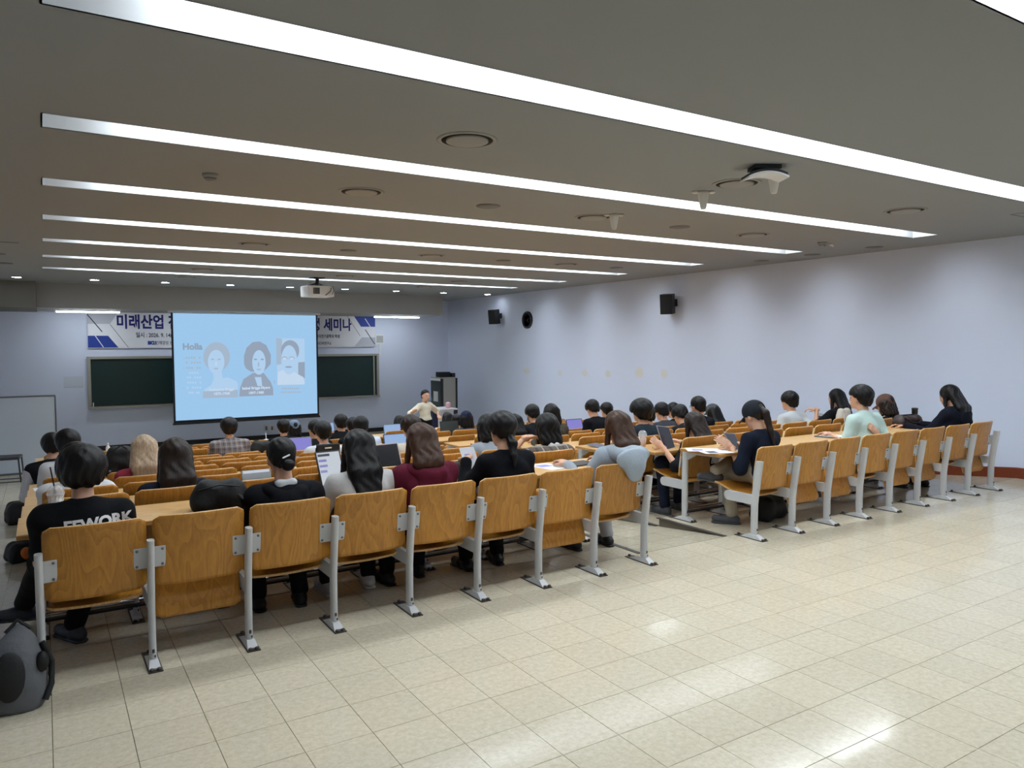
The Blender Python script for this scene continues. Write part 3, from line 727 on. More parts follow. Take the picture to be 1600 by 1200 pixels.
for b, x0, dx in (('L', LX0, LDX), ('R', RX0, RDX)):
    for k in range(NROW):
        for i in range(NS):
            occ = (b, k, i) in OCC
            ch = thing('lecture_chair', chair_label(b, k, i, occ), 'chair', (x0+dx*(i+.5), ROWY[k], ROWZ[k]), 0, 'plywood lecture chairs')
            link('backrest', back0_me if k == 0 else back_me, ch); link('seat', seat_me if occ else fold_me, ch)
            add_post(ch, -dx/2, k, k < 2, 1 if i == 0 else 0)
            if i == NS-1: add_post(ch, dx/2, k, k < 2, -1)
# ---- long desks: each one hangs behind the seat posts of the row in front
DZ = .715
gus = MB().prism([(-.06, .60), (-.06, .688), (-.52, .688), (-.52, .668), (-.2, .655), (-.11, .60)], 'X', -.014, .014).mesh('support_arm', GREYP)
for b, x0, dx in (('L', LX0, LDX), ('R', RX0, RDX)):
    for k in range(1, NROW+1):
        side = 'left block' if b == 'L' else 'right block'
        cx = x0+dx*4; hwid = dx*4+.10
        d = thing('long_desk', 'long beech laminate desk in front of the %s, %s' % (ordrow(k-1), side), 'desk', (cx, ROWY[k], ROWZ[k]), 0, 'long desks')
        m = MB(); m.cbox(-hwid, hwid, -.575, -.085, DZ-.028, DZ, .005); m.m = [0]*len(m.m)
        for fi, fc in enumerate(m.f):
            zs = [m.v[q][2] for q in fc]
            if max(zs) < DZ-.004: m.m[fi] = 1
        m.build('desktop', [WDESK, WDEDGE], d)
        for i in range(NS+1): link('support_arm', gus, d, (-dx*4+dx*i, 0, 0))
        if k < NROW:
            fr = MB().tube([(-dx*4, -.07, .115), (dx*4, -.07, .115)], .011, 8); fr.build('footrest', CHROME, d)
            MB().box(-dx*4, dx*4, -.12, -.085, .085, .1).build('footrest_rail', DARK, d)
        else:
            for i in range(NS+1):
                link('post', post_desk, d, (-dx*4+dx*i, 0, 0)); link('foot_plate', foot_me, d, (-dx*4+dx*i, 0, 0))
            MB().box(-hwid+.05, hwid-.05, -.03, -.012, .2, .69).build('front_panel', WB1, d)

# ================================================================== PEOPLE
# bodies, clothes and hair are blended capsules and ellipsoids turned into one smooth skin (surface nets)
def nets(F, lo, h):
    S = F < 0
    nx, ny, nz = F.shape
    c = np.zeros((nx-1, ny-1, nz-1), np.int8)
    for i in (0, 1):
        for j in (0, 1):
            for k in (0, 1): c += S[i:nx-1+i, j:ny-1+j, k:nz-1+k]
    act = (c > 0) & (c < 8)
    I = np.argwhere(act)
    if len(I) == 0: return np.zeros((0, 3)), np.zeros((0, 4), int)
    idx = -np.ones(act.shape, int); idx[act] = np.arange(len(I))
    acc = np.zeros((len(I), 3)); cnt = np.zeros(len(I))
    cor = np.array([(i, j, k) for i in (0, 1) for j in (0, 1) for k in (0, 1)])
    val = [F[I[:, 0]+a, I[:, 1]+b, I[:, 2]+d] for a, b, d in cor]
    for a in range(8):
        for b in range(a+1, 8):
            if np.abs(cor[a]-cor[b]).sum() != 1: continue
            va, vb = val[a], val[b]; m = (va < 0) != (vb < 0)
            t_ = np.where(m, va/np.where(m, va-vb, 1), 0)
            acc += np.where(m[:, None], cor[a]+t_[:, None]*(cor[b]-cor[a]), 0); cnt += m
    V = (I+acc/cnt[:, None])*h+lo
    Q = []
    for ax in range(3):
        s0 = [slice(None)]*3; s1 = [slice(None)]*3; s0[ax] = slice(0, -1); s1[ax] = slice(1, None)
        A, B = S[tuple(s0)], S[tuple(s1)]
        E_ = np.argwhere(A != B)
        o1, o2 = (ax+1) % 3, (ax+2) % 3
        ok = (E_[:, o1] > 0) & (E_[:, o2] > 0) & (E_[:, o1] < F.shape[o1]-1) & (E_[:, o2] < F.shape[o2]-1)
        E_ = E_[ok]
        def cell(d1, d2):
            q = E_.copy(); q[:, o1] -= d1; q[:, o2] -= d2; return idx[q[:, 0], q[:, 1], q[:, 2]]
        q = np.stack([cell(1, 1), cell(0, 1), cell(0, 0), cell(1, 0)], 1)
        ins = A[E_[:, 0], E_[:, 1], E_[:, 2]]
        q = np.where(ins[:, None], q, q[:, ::-1]); Q.append(q)
    return V, np.concatenate(Q)
def cap(a, b, ra, rb=None): return ('c', np.array(a, float), np.array(b, float), ra, ra if rb is None else rb)
def ell3(c, r, R=None): return ('e', np.array(c, float), np.array(r, float), R)
def bounds(p):
    if p[0] == 'c': r = max(p[3], p[4]); return np.minimum(p[1], p[2])-r, np.maximum(p[1], p[2])+r
    r = p[2] if p[3] is None else np.full(3, p[2].max()); return p[1]-r, p[1]+r
def dist(p, P):
    if p[0] == 'c':
        ba = p[2]-p[1]; q = P-p[1]; t_ = np.clip(q@ba/max(ba@ba, 1e-9), 0, 1)
        return np.sqrt(((q-t_[..., None]*ba)**2).sum(-1))-(p[3]+(p[4]-p[3])*t_)
    q = P-p[1]
    if p[3] is not None: q = q@p[3]
    k0 = np.sqrt(((q/p[2])**2).sum(-1)); k1 = np.sqrt(((q/p[2]**2)**2).sum(-1))+1e-9
    return k0*(k0-1)/k1
def field(prims, h, k=.03, grow=0., post=None, wob=0.):
    bs = [bounds(p) for p in prims]
    lo = np.min([b[0] for b in bs], 0)-grow-3*h; hi = np.max([b[1] for b in bs], 0)+grow+3*h
    n = np.ceil((hi-lo)/h).astype(int)+1
    F = np.full(n, 1.)
    axs = [lo[i]+h*np.arange(n[i]) for i in range(3)]
    for p, b in zip(prims, bs):
        m = grow+k+2*h
        i0 = np.maximum(0, ((b[0]-m-lo)/h).astype(int)); i1 = np.minimum(n, ((b[1]+m-lo)/h).astype(int)+2)
        sl_ = tuple(slice(a, c) for a, c in zip(i0, i1))
        P = np.stack(np.meshgrid(*[axs[i][sl_[i]] for i in range(3)], indexing='ij'), -1)
        d = dist(p, P)-grow; o = F[sl_]
        t_ = np.clip(.5+.5*(o-d)/k, 0, 1)
        F[sl_] = o*(1-t_)+d*t_-k*t_*(1-t_)
    if post or wob:
        P = np.stack(np.meshgrid(*axs, indexing='ij'), -1)
        if wob:
            x, y, z = P[..., 0], P[..., 1], P[..., 2]
            F = F+wob*(np.sin(23*x+9*z+2*np.sin(13*z))*np.sin(19*z+7*y)+.6*np.sin(41*z+17*x+11*y))
        if post: F = post(P, F)
    return F, lo
def skin(prims, h, k=.03, grow=0., post=None, wob=0.):
    F, lo = field(prims, h, k, grow, post, wob); return nets(F, lo, h)
def mesh_np(name, parts, m):
    V = []; Q = []; o = 0
    for v, q in parts: V.append(v); Q.append(q+o); o += len(v)
    V = np.concatenate(V); Q = np.concatenate(Q)
    me = bpy.data.meshes.new(name); me.vertices.add(len(V)); me.vertices.foreach_set('co', V.astype(np.float32).ravel())
    me.loops.add(Q.size); me.loops.foreach_set('vertex_index', Q.astype(np.int32).ravel())
    me.polygons.add(len(Q)); me.polygons.foreach_set('loop_start', np.arange(0, Q.size, 4, dtype=np.int32))
    me.update(calc_edges=True); me.polygons.foreach_set('use_smooth', [True]*len(Q)); me.validate()
    me.materials.append(m); return me
def rotm(yaw=0, nod=0, tilt=0):
    """yaw > 0 turns the face to its left; nod > 0 looks down; tilt > 0 leans the head to its right"""
    cz, sz, cx, sx, cy, sy = math.cos(yaw), math.sin(yaw), math.cos(-nod), math.sin(-nod), math.cos(tilt), math.sin(tilt)
    Z = np.array([[cz, -sz, 0], [sz, cz, 0], [0, 0, 1]]); X = np.array([[1, 0, 0], [0, cx, -sx], [0, sx, cx]]); Yr = np.array([[cy, 0, sy], [0, 1, 0], [-sy, 0, cy]])
    return Z@X@Yr
def nrm(v): return v/(np.linalg.norm(v)+1e-9)
def ik(S, W, l1, l2, pole):
    d = W-S; L = np.linalg.norm(d); W = S+d/L*min(L, l1+l2-.005); L = min(L, l1+l2-.005)
    a = (l1*l1-l2*l2+L*L)/(2*L); hgt = math.sqrt(max(0, l1*l1-a*a)); u = d/np.linalg.norm(d)
    pv = nrm(pole-(pole@u)*u); return S+u*a+pv*hgt, W

SKIN = mat('skin', srgb(214, 166, 138), .5, var=.06)
def fabric(name, c, rough=.85, sc=9, st=.45): return mat('cloth '+name, srgb(*c), rough, bump=(sc, st), var=.10, spec=.15)
def hairmat(name, c):
    key = 'hair '+name
    if key in MATS: return MATS[key]
    m = bpy.data.materials.new(key); MATS[key] = m; nt, N, L, P = nodes(m)
    tc = N.new('ShaderNodeTexCoord'); mp = N.new('ShaderNodeMapping'); mp.inputs['Scale'].default_value = (75, 75, 2.5)
    L.new(tc.outputs['Object'], mp.inputs['Vector'])
    n = N.new('ShaderNodeTexNoise'); n.inputs['Scale'].default_value = 1.2; n.inputs['Detail'].default_value = 4; L.new(mp.outputs[0], n.inputs['Vector'])
    rp = N.new('ShaderNodeValToRGB'); c_ = srgb(*c); rp.color_ramp.elements[0].position = .3; rp.color_ramp.elements[1].position = .75
    rp.color_ramp.elements[0].color = (*[q*.7 for q in c_], 1); rp.color_ramp.elements[1].color = (*[min(1, q*1.35) for q in c_], 1)
    L.new(n.outputs['Fac'], rp.inputs[0]); L.new(rp.outputs[0], P.inputs['Base Color'])
    b = N.new('ShaderNodeBump'); b.inputs['Strength'].default_value = .35; b.inputs['Distance'].default_value = .006; L.new(n.outputs['Fac'], b.inputs['Height'])
    L.new(b.outputs['Normal'], P.inputs['Normal']); P.inputs['Roughness'].default_value = .42; P.inputs['Specular IOR Level'].default_value = .28
    return m
def plaid(name, c0, c1, c2, s=26):
    key = 'cloth '+name
    if key in MATS: return MATS[key]
    m = bpy.data.materials.new(key); MATS[key] = m; nt, N, L, P = nodes(m)
    tc = N.new('ShaderNodeTexCoord'); sp = N.new('ShaderNodeSeparateXYZ'); L.new(tc.outputs['Object'], sp.inputs[0])
    prev = None; base = (*srgb(*c0), 1)
    for ax, cc, sc_, wd in ((0, c1, s, .34), (2, c1, s, .34), (0, c2, s*.5, .12), (2, c2, s*.5, .12)):
        mu = N.new('ShaderNodeMath'); mu.operation = 'MULTIPLY'; mu.inputs[1].default_value = sc_; L.new(sp.outputs[ax], mu.inputs[0])
        fr = N.new('ShaderNodeMath'); fr.operation = 'FRACT'; L.new(mu.outputs[0], fr.inputs[0])
        lt = N.new('ShaderNodeMath'); lt.operation = 'LESS_THAN'; lt.inputs[1].default_value = wd; L.new(fr.outputs[0], lt.inputs[0])
        hf = N.new('ShaderNodeMath'); hf.operation = 'MULTIPLY'; hf.inputs[1].default_value = .6; L.new(lt.outputs[0], hf.inputs[0])
        mx = N.new('ShaderNodeMix'); mx.data_type = 'RGBA'; mx.inputs[7].default_value = (*srgb(*cc), 1); L.new(hf.outputs[0], mx.inputs[0])
        if prev is None: mx.inputs[6].default_value = base
        else: L.new(prev, mx.inputs[6])
        prev = mx.outputs[2]
    L.new(prev, P.inputs['Base Color']); P.inputs['Roughness'].default_value = .85
    return m
HB = hairmat('black', (17, 15, 16)); HD = hairmat('dark brown', (38, 27, 22)); HBR = hairmat('brown', (66, 42, 29)); HBL = hairmat('ash blonde', (172, 150, 126))
EYE = mat('eye dark', srgb(30, 24, 22), .3); LIP = mat('lips', srgb(176, 96, 90), .5)
SOLE = mat('shoe sole', srgb(206, 206, 204), .6)

HAIRLINE = {  # y in head space -> lowest z of the hair
 'short': ([-.13, -.07, -.03, -.005, .03, .06, .1], [-.10, -.088, -.05, -.005, .02, .03, .035]),
 'fringe': ([-.13, -.07, -.03, -.005, .03, .06, .1], [-.105, -.09, -.055, -.02, -.01, .0, .005]),
 'tied': ([-.13, -.07, -.03, -.005, .03, .06, .1], [-.09, -.07, -.03, .01, .04, .06, .07]),
 'long': ([-.2, -.0, .035, .05, .07, .1], [-9, -9, -.12, -.01, .02, .03]),
}
def hand(W, d, n, side, h, curl=.5, grip=None):
    """palm plus five separate bent fingers; d points to the fingertips, n out of the back of the hand"""
    d = nrm(d); n = nrm(n-(n@d)*d); s = np.cross(d, n)*side    # s points to the thumb side
    R = np.stack([s, d, n], 1)
    P = [ell3(W+d*.045, (.041, .052, .016), R), cap(W-d*.03, W+d*.01, .024, .025)]
    lens = [.040, .044, .041, .033]
    for i in range(4):
        b = W+d*.085+s*(.030-.020*i)-n*.002
        a1 = curl*.7; a2 = curl*1.7
        d1 = d*math.cos(a1)-n*math.sin(a1); d2 = d*math.cos(a2)-n*math.sin(a2)
        m = b+d1*lens[i]; P += [cap(b, m, .0092, .0082), cap(m, m+d2*lens[i]*.85, .0082, .0068)]
    tb = W+d*.02+s*.034-n*.004; td = nrm(d*.6+s*.7-n*.4); tm_ = tb+td*.042
    P += [cap(tb, tm_, .0125, .0105), cap(tm_, tm_+nrm(d*.9+s*.15-n*.35)*.032, .0105, .0085)]
    return skin(P, h, .008)

def person(label, block, row, seat, px, py, lean=.1, hy=0., nod=.1, tilt=0., hair='short', hm=None, puff=0., hlen=.25, shirt=None, sleeve='long', pants=None,
           wid=1., rz=0., arms=None, hands=True, hood=None, hoodm=None, capm=None, cap_bk=False, collar=None, shoes=None, legs=None, shoem=None, glasses=False, mask=None, name_cat='person', extra=None, fringe=True):
    x0, dx = (LX0, LDX) if block == 'L' else (RX0, RDX)
    sx_ = x0+dx*(seat+.5); Y0 = ROWY[row]; Z0 = ROWZ[row]; fz = ROWZ[row+1]-Z0
    yh = .13+lean
    top = at(px, py, Y=Y0+yh)
    bx = float(np.clip(top[0]-sx_, -.16, .16)); root = thing('person', label, 'person', (sx_+bx, Y0, Z0)); off = np.array([sx_+bx, Y0, Z0])
    hx = top[0]-sx_-bx; zt = top[2]-Z0
    for a_ in (arms or []):
        if a_ and 'wp' in a_:
            q_ = at(a_['wp'][0], a_['wp'][1], Y=Y0+a_['wp'][2])-off; a_['w'] = tuple(q_)
    if legs:
        lg = []
        for (a_, b_, c_, d_) in legs:
            if isinstance(c_, str): c_ = None
            lg.append((a_, b_, c_, d_))
        legs = lg
    h = .0115 if row < 2 else .0145 if row < 5 else .018
    return figure(root, h, hx, yh, zt, fz, hy, nod, tilt, hair, hm, puff, hlen, shirt, sleeve, pants, wid, arms, hands, hood, hoodm, capm, cap_bk, collar, legs, shoem, glasses, mask, extra, fringe, row)

def figure(root, h, hx, yh, zt, fz, hy, nod, tilt, hair, hm, puff, hlen, shirt, sleeve, pants, wid, arms, hands, hood, hoodm, capm, cap_bk, collar, legs, shoem, glasses, mask, extra, fringe, row, stand=False):
    R = rotm(hy, nod, tilt)
    hc = np.array([hx, yh, zt-.122-.012-puff*.5])
    def HP(p): return hc+R@np.array(p, float)
    hipz = .525 if not stand else .86
    hip = np.array([0, (.115 if row == 0 else .14) if not stand else yh-.02, hipz])
    N = hc+R@np.array([0, -.03, -.06])+np.array([0, -.012-.03*max(0, nod), -.105]); N[2] = min(N[2], hc[2]-.12)
    spine = N-hip; sdir = nrm(spine)
    tl = np.linalg.norm(spine)
    # ---- head
    head = [ell3(HP((0, -.012, .022)), (.075, .094, .09), R), ell3(HP((0, .03, -.032)), (.06, .064, .085), R), ell3(HP((0, .038, -.078)), (.044, .046, .038), R),
            cap(HP((0, .088, .0)), HP((0, .104, -.03)), .009, .014), ell3(HP((0, .08, -.1)), (.02, .016, .015), R), ell3(HP((0, .087, -.066)), (.022, .011, .011), R),
            ell3(HP((0, .082, .018)), (.045, .012, .009), R)]
    for s in (-1, 1): head.append(ell3(HP((s*.077, -.004, -.022)), (.012, .021, .031), R@rotm(s*.3)))
    neck = [cap(HP((0, -.022, -.06)), N+np.array([0, 0, -.02]), .05, .058)]
    # ---- torso
    _y = nrm(np.cross(sdir, np.array([1., 0, 0]))); SR = np.stack([nrm(np.cross(_y, sdir)), _y, sdir], 1)
    w_ = wid
    tor = [ell3(hip, (.165*w_, .12, .11)), ell3(hip+spine*.33, (.138*w_, .098, .36*tl), SR), ell3(hip+spine*.66+SR[:, 1]*-.0, (.165*w_, .105, .33*tl), SR)]
    shc = N+sdir*-.055
    S = [shc+np.array([s*.165*w_, 0, -.015]) for s in (-1, 1)]
    tor += [cap(N+sdir*-.02, S[0], .05, .056), cap(N+sdir*-.02, S[1], .05, .056)]
    # ---- arms
    if arms is None: arms = [dict(), dict()]
    A = []
    for i, s in enumerate((-1, 1)):
        a = arms[i] or {}
        Wt = np.array(a.get('w', (s*.12, .42+.08*random.random(), .775)), float)
        if not stand and .765 <= Wt[2] <= .805: Wt[2] = DZ+.034+fz
        pole = np.array(a.get('pole', (s*.38, -.3, -1)), float)
        E_, Wt = ik(S[i], Wt, .275, .25, pole); A.append((S[i], E_, Wt, a))
    # ---- legs
    if legs is None:
        legs = []
        for s in (-1, 1):
            kx = s*(.1+.05*random.random()); ky = .56; ay = ky-.1+.16*random.random()
            legs.append((np.array([s*.085, hip[1]+.02, hipz-.03]), np.array([kx, ky, .46]), np.array([kx*1.1, ay, fz+.085]), None))
    legs = [(np.array(a, float), np.array(b, float), np.array(c, float), d) for a, b, c, d in legs]
    # ---- one continuous body
    body = head+neck+[(p[0], p[1], p[2], p[3]-.012, p[4]-.012) if p[0] == 'c' else (p[0], p[1], p[2]-.014, p[3]) for p in tor]
    for (a, b, c, q) in A: body += [cap(a, b, .042, .036), cap(b, c, .037, .024)]
    for (a, b, c, q) in legs: body += [cap(a, b, .075, .054), cap(b, c, .05, .034), cap(c, c+np.array([0, .0, -.03]), .034, .034)]
    parts = [skin(body, h, .022)]
    if hands:
        for i, (a, b, c, q) in enumerate(A):
            d = np.array(q.get('d', nrm(c-b)*[1, 1, .2]), float); n = np.array(q.get('n', (0, 0, 1)), float)
            parts.append(hand(c+nrm(d)*.012, d, n, -1 if i == 0 else 1, .005 if row < 3 else .0075, q.get('curl', .55)))
    link('body', mesh_np('body', parts, SKIN), root)
    # ---- face details
    if capm is None or True:
        e = []
        for s in (-1, 1): e.append(skin([ell3(HP((s*.031, .083, -.006)), (.013, .008, .006), R)], .004, .005))
        link('eyes', mesh_np('eyes', e, EYE), root)
        link('mouth', mesh_np('mouth', [skin([ell3(HP((0, .096, -.067)), (.021, .006, .007), R)], .004, .005)], LIP), root)
    # ---- hair
    hm = hm or HB
    if hair in ('short', 'fringe'): puff = puff+.006
    hp = [ell3(HP((0, -.018, .03)), (.09+puff, .106+puff, .096+puff*.8), R)]
    sty = hair
    if hair in ('short', 'fringe'):
        hp.append(ell3(HP((0, -.055, -.035)), (.076+puff*.7, .058+puff*.5, .075), R)); table = HAIRLINE[hair]
    elif hair == 'tied' or hair in ('pony', 'bun', 'lowpony'):
        table = HAIRLINE['tied']; hp.append(ell3(HP((0, -.05, -.03)), (.074, .055, .07), R))
    else: table = HAIRLINE['long']
    tail = []
    back_y = lambda z: (hip+spine*np.clip((z-hip[2])/max(spine[2], .1), 0, 1.1))[1]-.146
    if hair == 'bob':
        for x in (-.055, 0, .055):
            hp.append(cap(HP((x, -.045, .01)), HP((x*1.15, -.06, -.13)), .058, .05))
        for s in (-1, 1): hp.append(cap(HP((s*.078, .01, .01)), HP((s*.082, .015, -.125)), .025, .022))
    if hair == 'long':
        ze = hc[2]-hlen; zm = hc[2]-.14
        for x in (-.072, -.045, -.018, .012, .04, .07):
            a = HP((x*.8, -.055, .03)); m_ = np.array([hc[0]+x*1.1, min(a[1]-.015, back_y(zm)+.045), zm]); zz = ze+random.uniform(-.035, .045)+.25*abs(x); e_ = np.array([hc[0]+x*1.1+random.uniform(-.012, .012), min(m_[1], back_y(zz)+.03), zz])
            hp += [cap(a, m_, .048, .036), cap(m_, e_, .035, .009)]
        for s in (-1, 1):
            a = HP((s*.075, .0, .0)); e_ = np.array([hc[0]+s*.105, hc[1]-.02, hc[2]-min(hlen, .2)]); hp.append(cap(a, e_, .027, .02))
    if hair in ('pony', 'lowpony'):
        zb = .03 if hair == 'pony' else -.055
        a = HP((0, -.1, zb)); b = HP((0, -.135, zb-.06)); ze = b[2]-hlen*.75; e_ = np.array([b[0]+random.uniform(-.03, .03), min(b[1], back_y(ze)), ze])
        tail = [cap(a, b, .026, .036), cap(b, (b+e_)/2, .034, .028), cap((b+e_)/2, e_, .028, .008)]
    if hair == 'bun':
        tail = [ell3(HP((.01, -.115, -.065)), (.04, .034, .038), R), cap(HP((0, -.08, -.05)), HP((0, -.11, -.06)), .03, .03)]
    ys, zs = np.array(table[0]), np.array(table[1])
    if not fringe: zs = zs+np.where(ys > .02, .025, 0)
    def cut(P, F):
        q = (P-hc)@R
        phi = np.arctan2(q[..., 0], q[..., 1]-.03)
        lock = np.sin(phi*17+2.5*np.sin(q[..., 2]*38)+hx*50)
        g = np.interp(q[..., 1], ys, zs)-q[..., 2]+.007*np.sin(phi*12+px0)
        if hair in ('short', 'fringe', 'bob'): F = F+(.0038*lock+.002*np.sin(phi*31+q[..., 2]*60))*np.clip(.5-q[..., 2]*4+.3, .25, 1)
        else: F = F+.0018*lock
        return np.maximum(F, g*.8)
    px0 = random.uniform(0, 6)
    hh = .0085 if row < 2 else .0105 if row < 4 else .014
    hpar = [skin(hp, hh, .03 if hair == 'long' else .02, post=cut, wob=.0012 if row < 4 else .0008)]
    if tail: hpar.append(skin(tail, hh, .012, wob=.002))
    link('hair', mesh_np('hair', hpar, hm), root)
    if hair == 'bun': link('hair_clip', mesh_np('hair_clip', [skin([cap(HP((-.02, -.128, -.02)), HP((.02, -.128, -.005)), .006)], .004, .004)], WHITE), root)
    # ---- shirt
    sh = [(p[0], p[1], p[2], p[3], p[4]) if p[0] == 'c' else p for p in tor]
    for (a, b, c, q) in A:
        if sleeve == 'none': continue
        if sleeve == 'short': sh.append(cap(a, a+(b-a)*.72, .062, .06))
        elif sleeve == 'half': sh += [cap(a, b, .06, .054), cap(b, b+(c-b)*.1, .054, .052)]
        else: sh += [cap(a, b, .06, .05), cap(b, c-nrm(c-b)*.015, .05, .036)]
    def hem(P, F): return np.maximum(F, (hipz-.085)-P[..., 2])
    shirt = shirt or fabric('black tee', (18, 19, 23))
    Vs = skin(sh, h, .035, .006, hem, .005 if row < 3 else .0035)
    so = link('shirt', mesh_np('shirt', [Vs], shirt), root)
    if collar is not None:
        link('inner_collar', mesh_np('inner_collar', [skin([cap(N+np.array([-.06, -.0, .0]), N+np.array([-.04, -.055, .012]), .022), cap(N+np.array([-.04, -.055, .012]), N+np.array([.04, -.055, .012]), .022),
             cap(N+np.array([.04, -.055, .012]), N+np.array([.06, 0, .0]), .022), ell3(N+np.array([0, -.05, -.03]), (.08, .035, .035))], h, .02)], collar), root)
    if hood is not None:
        hd = []
        pts = [(.13, .05, -.035), (.115, -.05, -.03), (.07, -.105, -.05), (0, -.125, -.07), (-.07, -.105, -.05), (-.115, -.05, -.03), (-.13, .05, -.035)]
        for p, q in zip(pts, pts[1:]): hd.append(cap(N+np.array(p), N+np.array(q), .036 if hood < .1 else .044))
        if hood > .2: hd += [ell3(np.array([N[0]-.09, -.115, BZ1+.035]), (.155, .036, .085)), ell3(np.array([N[0]-.075, -.13, BZ1-.05]), (.085, .028, .09)), cap((N[0]-.1, -.02, BZ1+.05), N+np.array([-.09, -.08, -.05]), .05), cap((N[0]+.1, -.02, BZ1+.05), N+np.array([.09, -.08, -.05]), .05), cap((N[0], -.03, BZ1+.06), N+np.array([0, -.1, -.06]), .06)]
        else: hd += [ell3(N+np.array([0, -.13, -.10-hood*.35]), (.12, .035, .06+hood*.5)), ell3(N+np.array([0, -.15, -.10-hood*.75]), (.075, .03, .05+hood*.3))]
        link('hood', mesh_np('hood', [skin(hd, h, .03 if hood < .2 else .06, wob=.003)], hoodm or shirt), root)
    # ---- trousers and shoes
    pants = pants or fabric('black trousers', (16, 16, 19))
    tp = [ell3(hip+np.array([0, .01, -.03]), (.168*w_, .12, .115))]
    for (a, b, c, q) in legs: tp += [cap(a, b, .088, .07), cap(b, c+np.array([0, 0, .02]), .066, .056)]
    link('trousers', mesh_np('trousers', [skin(tp, max(h, .0125), .03, .0, None, .003)], pants), root)
    sm_ = shoem or mat('black shoe', srgb(22, 23, 26), .5)
    for i, (a, b, c, q) in enumerate(legs):
        td = np.array(q if q is not None else (.12*(-1 if i == 0 else 1), 1, 0), float); td = nrm(td); up = np.array([0, 0, 1.]) if abs(td[2]) < .7 else np.array([0, -1., 0])
        up = nrm(up-(up@td)*td); base = c-up*.045
        sp_ = [cap(base-td*.045, base+td*.06, .038, .040), cap(base+td*.06, base+td*.15, .040, .032), cap(base-td*.02+up*.0, base-td*.01+up*.03, .042, .042)]
        sd = np.cross(td, up)
        def flat_(P, F, base=base, up=up): return np.maximum(F, -((P-base)@up+.036))
        so_ = link('shoe', mesh_np('shoe', [skin(sp_, .010 if row < 2 else .016, .02, 0, flat_)], sm_), root)
        if row < 2:
            link('sole', mesh_np('sole', [skin([cap(base-td*.05-up*.035, base+td*.15-up*.035, .040, .036)], .009, .01, 0, lambda P, F, base=base, up=up: np.maximum(F, np.abs((P-base)@up+.033)-.008))], SOLE if shoem is not None and shoem.name.startswith('white') else sm_), so_)
    # ---- headwear
    if capm is not None:
        cp = [ell3(HP((0, -.014, .035)), (.092+puff, .108+puff, .096), R)]
        back = -1 if cap_bk else 1
        def cc(P, F):
            q = (P-hc)@R; g = (-.018+.026*back*q[..., 1]/.1)-q[..., 2]
            hole = np.sqrt(q[..., 0]**2+((q[..., 2]-.045)/1.0)**2)-.034
            F = np.maximum(F, g); return np.where(back*q[..., 1] < -.05, np.maximum(F, -hole), F)
        cp_o = link('cap', mesh_np('cap', [skin(cp, min(h, .011), .02, .008, cc)], capm), root)
        n_ = 10; br = MB()
        def bf(u, v):
            r_ = 1-.15*u*u; y = back*(.085+.085*(v+1)/2*r_) if True else 0
            p = HP((u*.078*(1-.1*(v+1)/2), y-back*.02*u*u, .022-.03*(v+1)/2-.03*u*u)); return p, R@np.array([0, 0, 1.])
        br.sheet(bf, 8, 5, .005); br.build('brim', capm, cp_o)
    if glasses:
        g = MB(); 
        for s in (-1, 1):
            c_ = [HP((s*.034+.021*math.cos(2*PI*i/14), .098-.02*abs(math.cos(2*PI*i/14))*.3, -.006+.017*math.sin(2*PI*i/14))) for i in range(15)]
            g.tube(c_, .0022, 5, cap=False); g.tube([HP((s*.055, .092, -.002)), HP((s*.083, .0, .0))], .002, 5)
        g.tube([HP((-.013, .1, -.004)), HP((.013, .1, -.004))], .002, 5); g.build('glasses', DARK, root)
    if mask is not None:
        def mk_(P, F): q = (P-hc)@R; return np.maximum(np.maximum(F, q[..., 2]+.02), .025-q[..., 1])
        link('face_mask', mesh_np('face_mask', [skin([ell3(HP((0, .035, -.065)), (.062, .072, .062), R)], .009, .01, 0, mk_)], mask), root)
    info = dict(root=root, hc=hc, R=R, N=N, hip=hip, spine=spine, S=S, A=A, sh=sh, shirt=so, hipz=hipz)
    return info

C_ = fabric
BLK = C_('black tee', (18, 19, 23)); NVY = C_('navy tee', (20, 27, 42)); BLKJ = C_('black jacket', (15, 16, 22)); MAR = C_('maroon hoodie', (98, 30, 50)); GHD = C_('grey hoodie', (158, 168, 178))
LGR = C_('light grey knit', (196, 194, 192)); MINT = C_('mint tee', (190, 214, 208)); WHT = C_('white tee', (214, 216, 220)); GRT = C_('grey tee', (150, 158, 168)); NVH = C_('navy hoodie', (19, 22, 34))
CREAM = C_('cream knit', (208, 200, 184)); RED = C_('raspberry top', (150, 52, 70)); KHA = C_('khaki trousers', (154, 146, 130)); OLV = C_('olive shirt', (70, 66, 56)); CHG = C_('charcoal tee', (62, 64, 72))
SHW = C_('white shirt', (196, 206, 222)); PGR = C_('pale grey shirt', (196, 202, 206)); DKT = C_('dark teal tee', (38, 48, 58)); JEAN = C_('grey jeans', (92, 98, 106)); GRB = C_('dark shirt', (28, 29, 34))
VARS = C_('varsity black', (26, 26, 30)); WSL = C_('varsity white sleeve', (206, 204, 208))
PL1 = plaid('grey check', (132, 124, 124), (58, 54, 62), (196, 190, 190), 30); PL2 = plaid('brown check', (92, 80, 74), (44, 38, 38), (176, 168, 160), 15)
CAPB = C_('black cap', (38, 42, 48)); CAPN = C_('navy cap', (36, 42, 66)); CAPG = C_('grey cap', (80, 84, 86)); CAPBR = C_('brown cap', (98, 74, 66)); CAPBL = C_('pale blue cap', (116, 132, 156))
WSH = mat('white sneaker', srgb(196, 196, 196), .6); CROC = mat('dark clog', srgb(46, 48, 56), .6); GSH = mat('grey shoe', srgb(70, 72, 78), .6)
def fl(px, py, z=0.): return at(px, py, Z=z)
P = {}
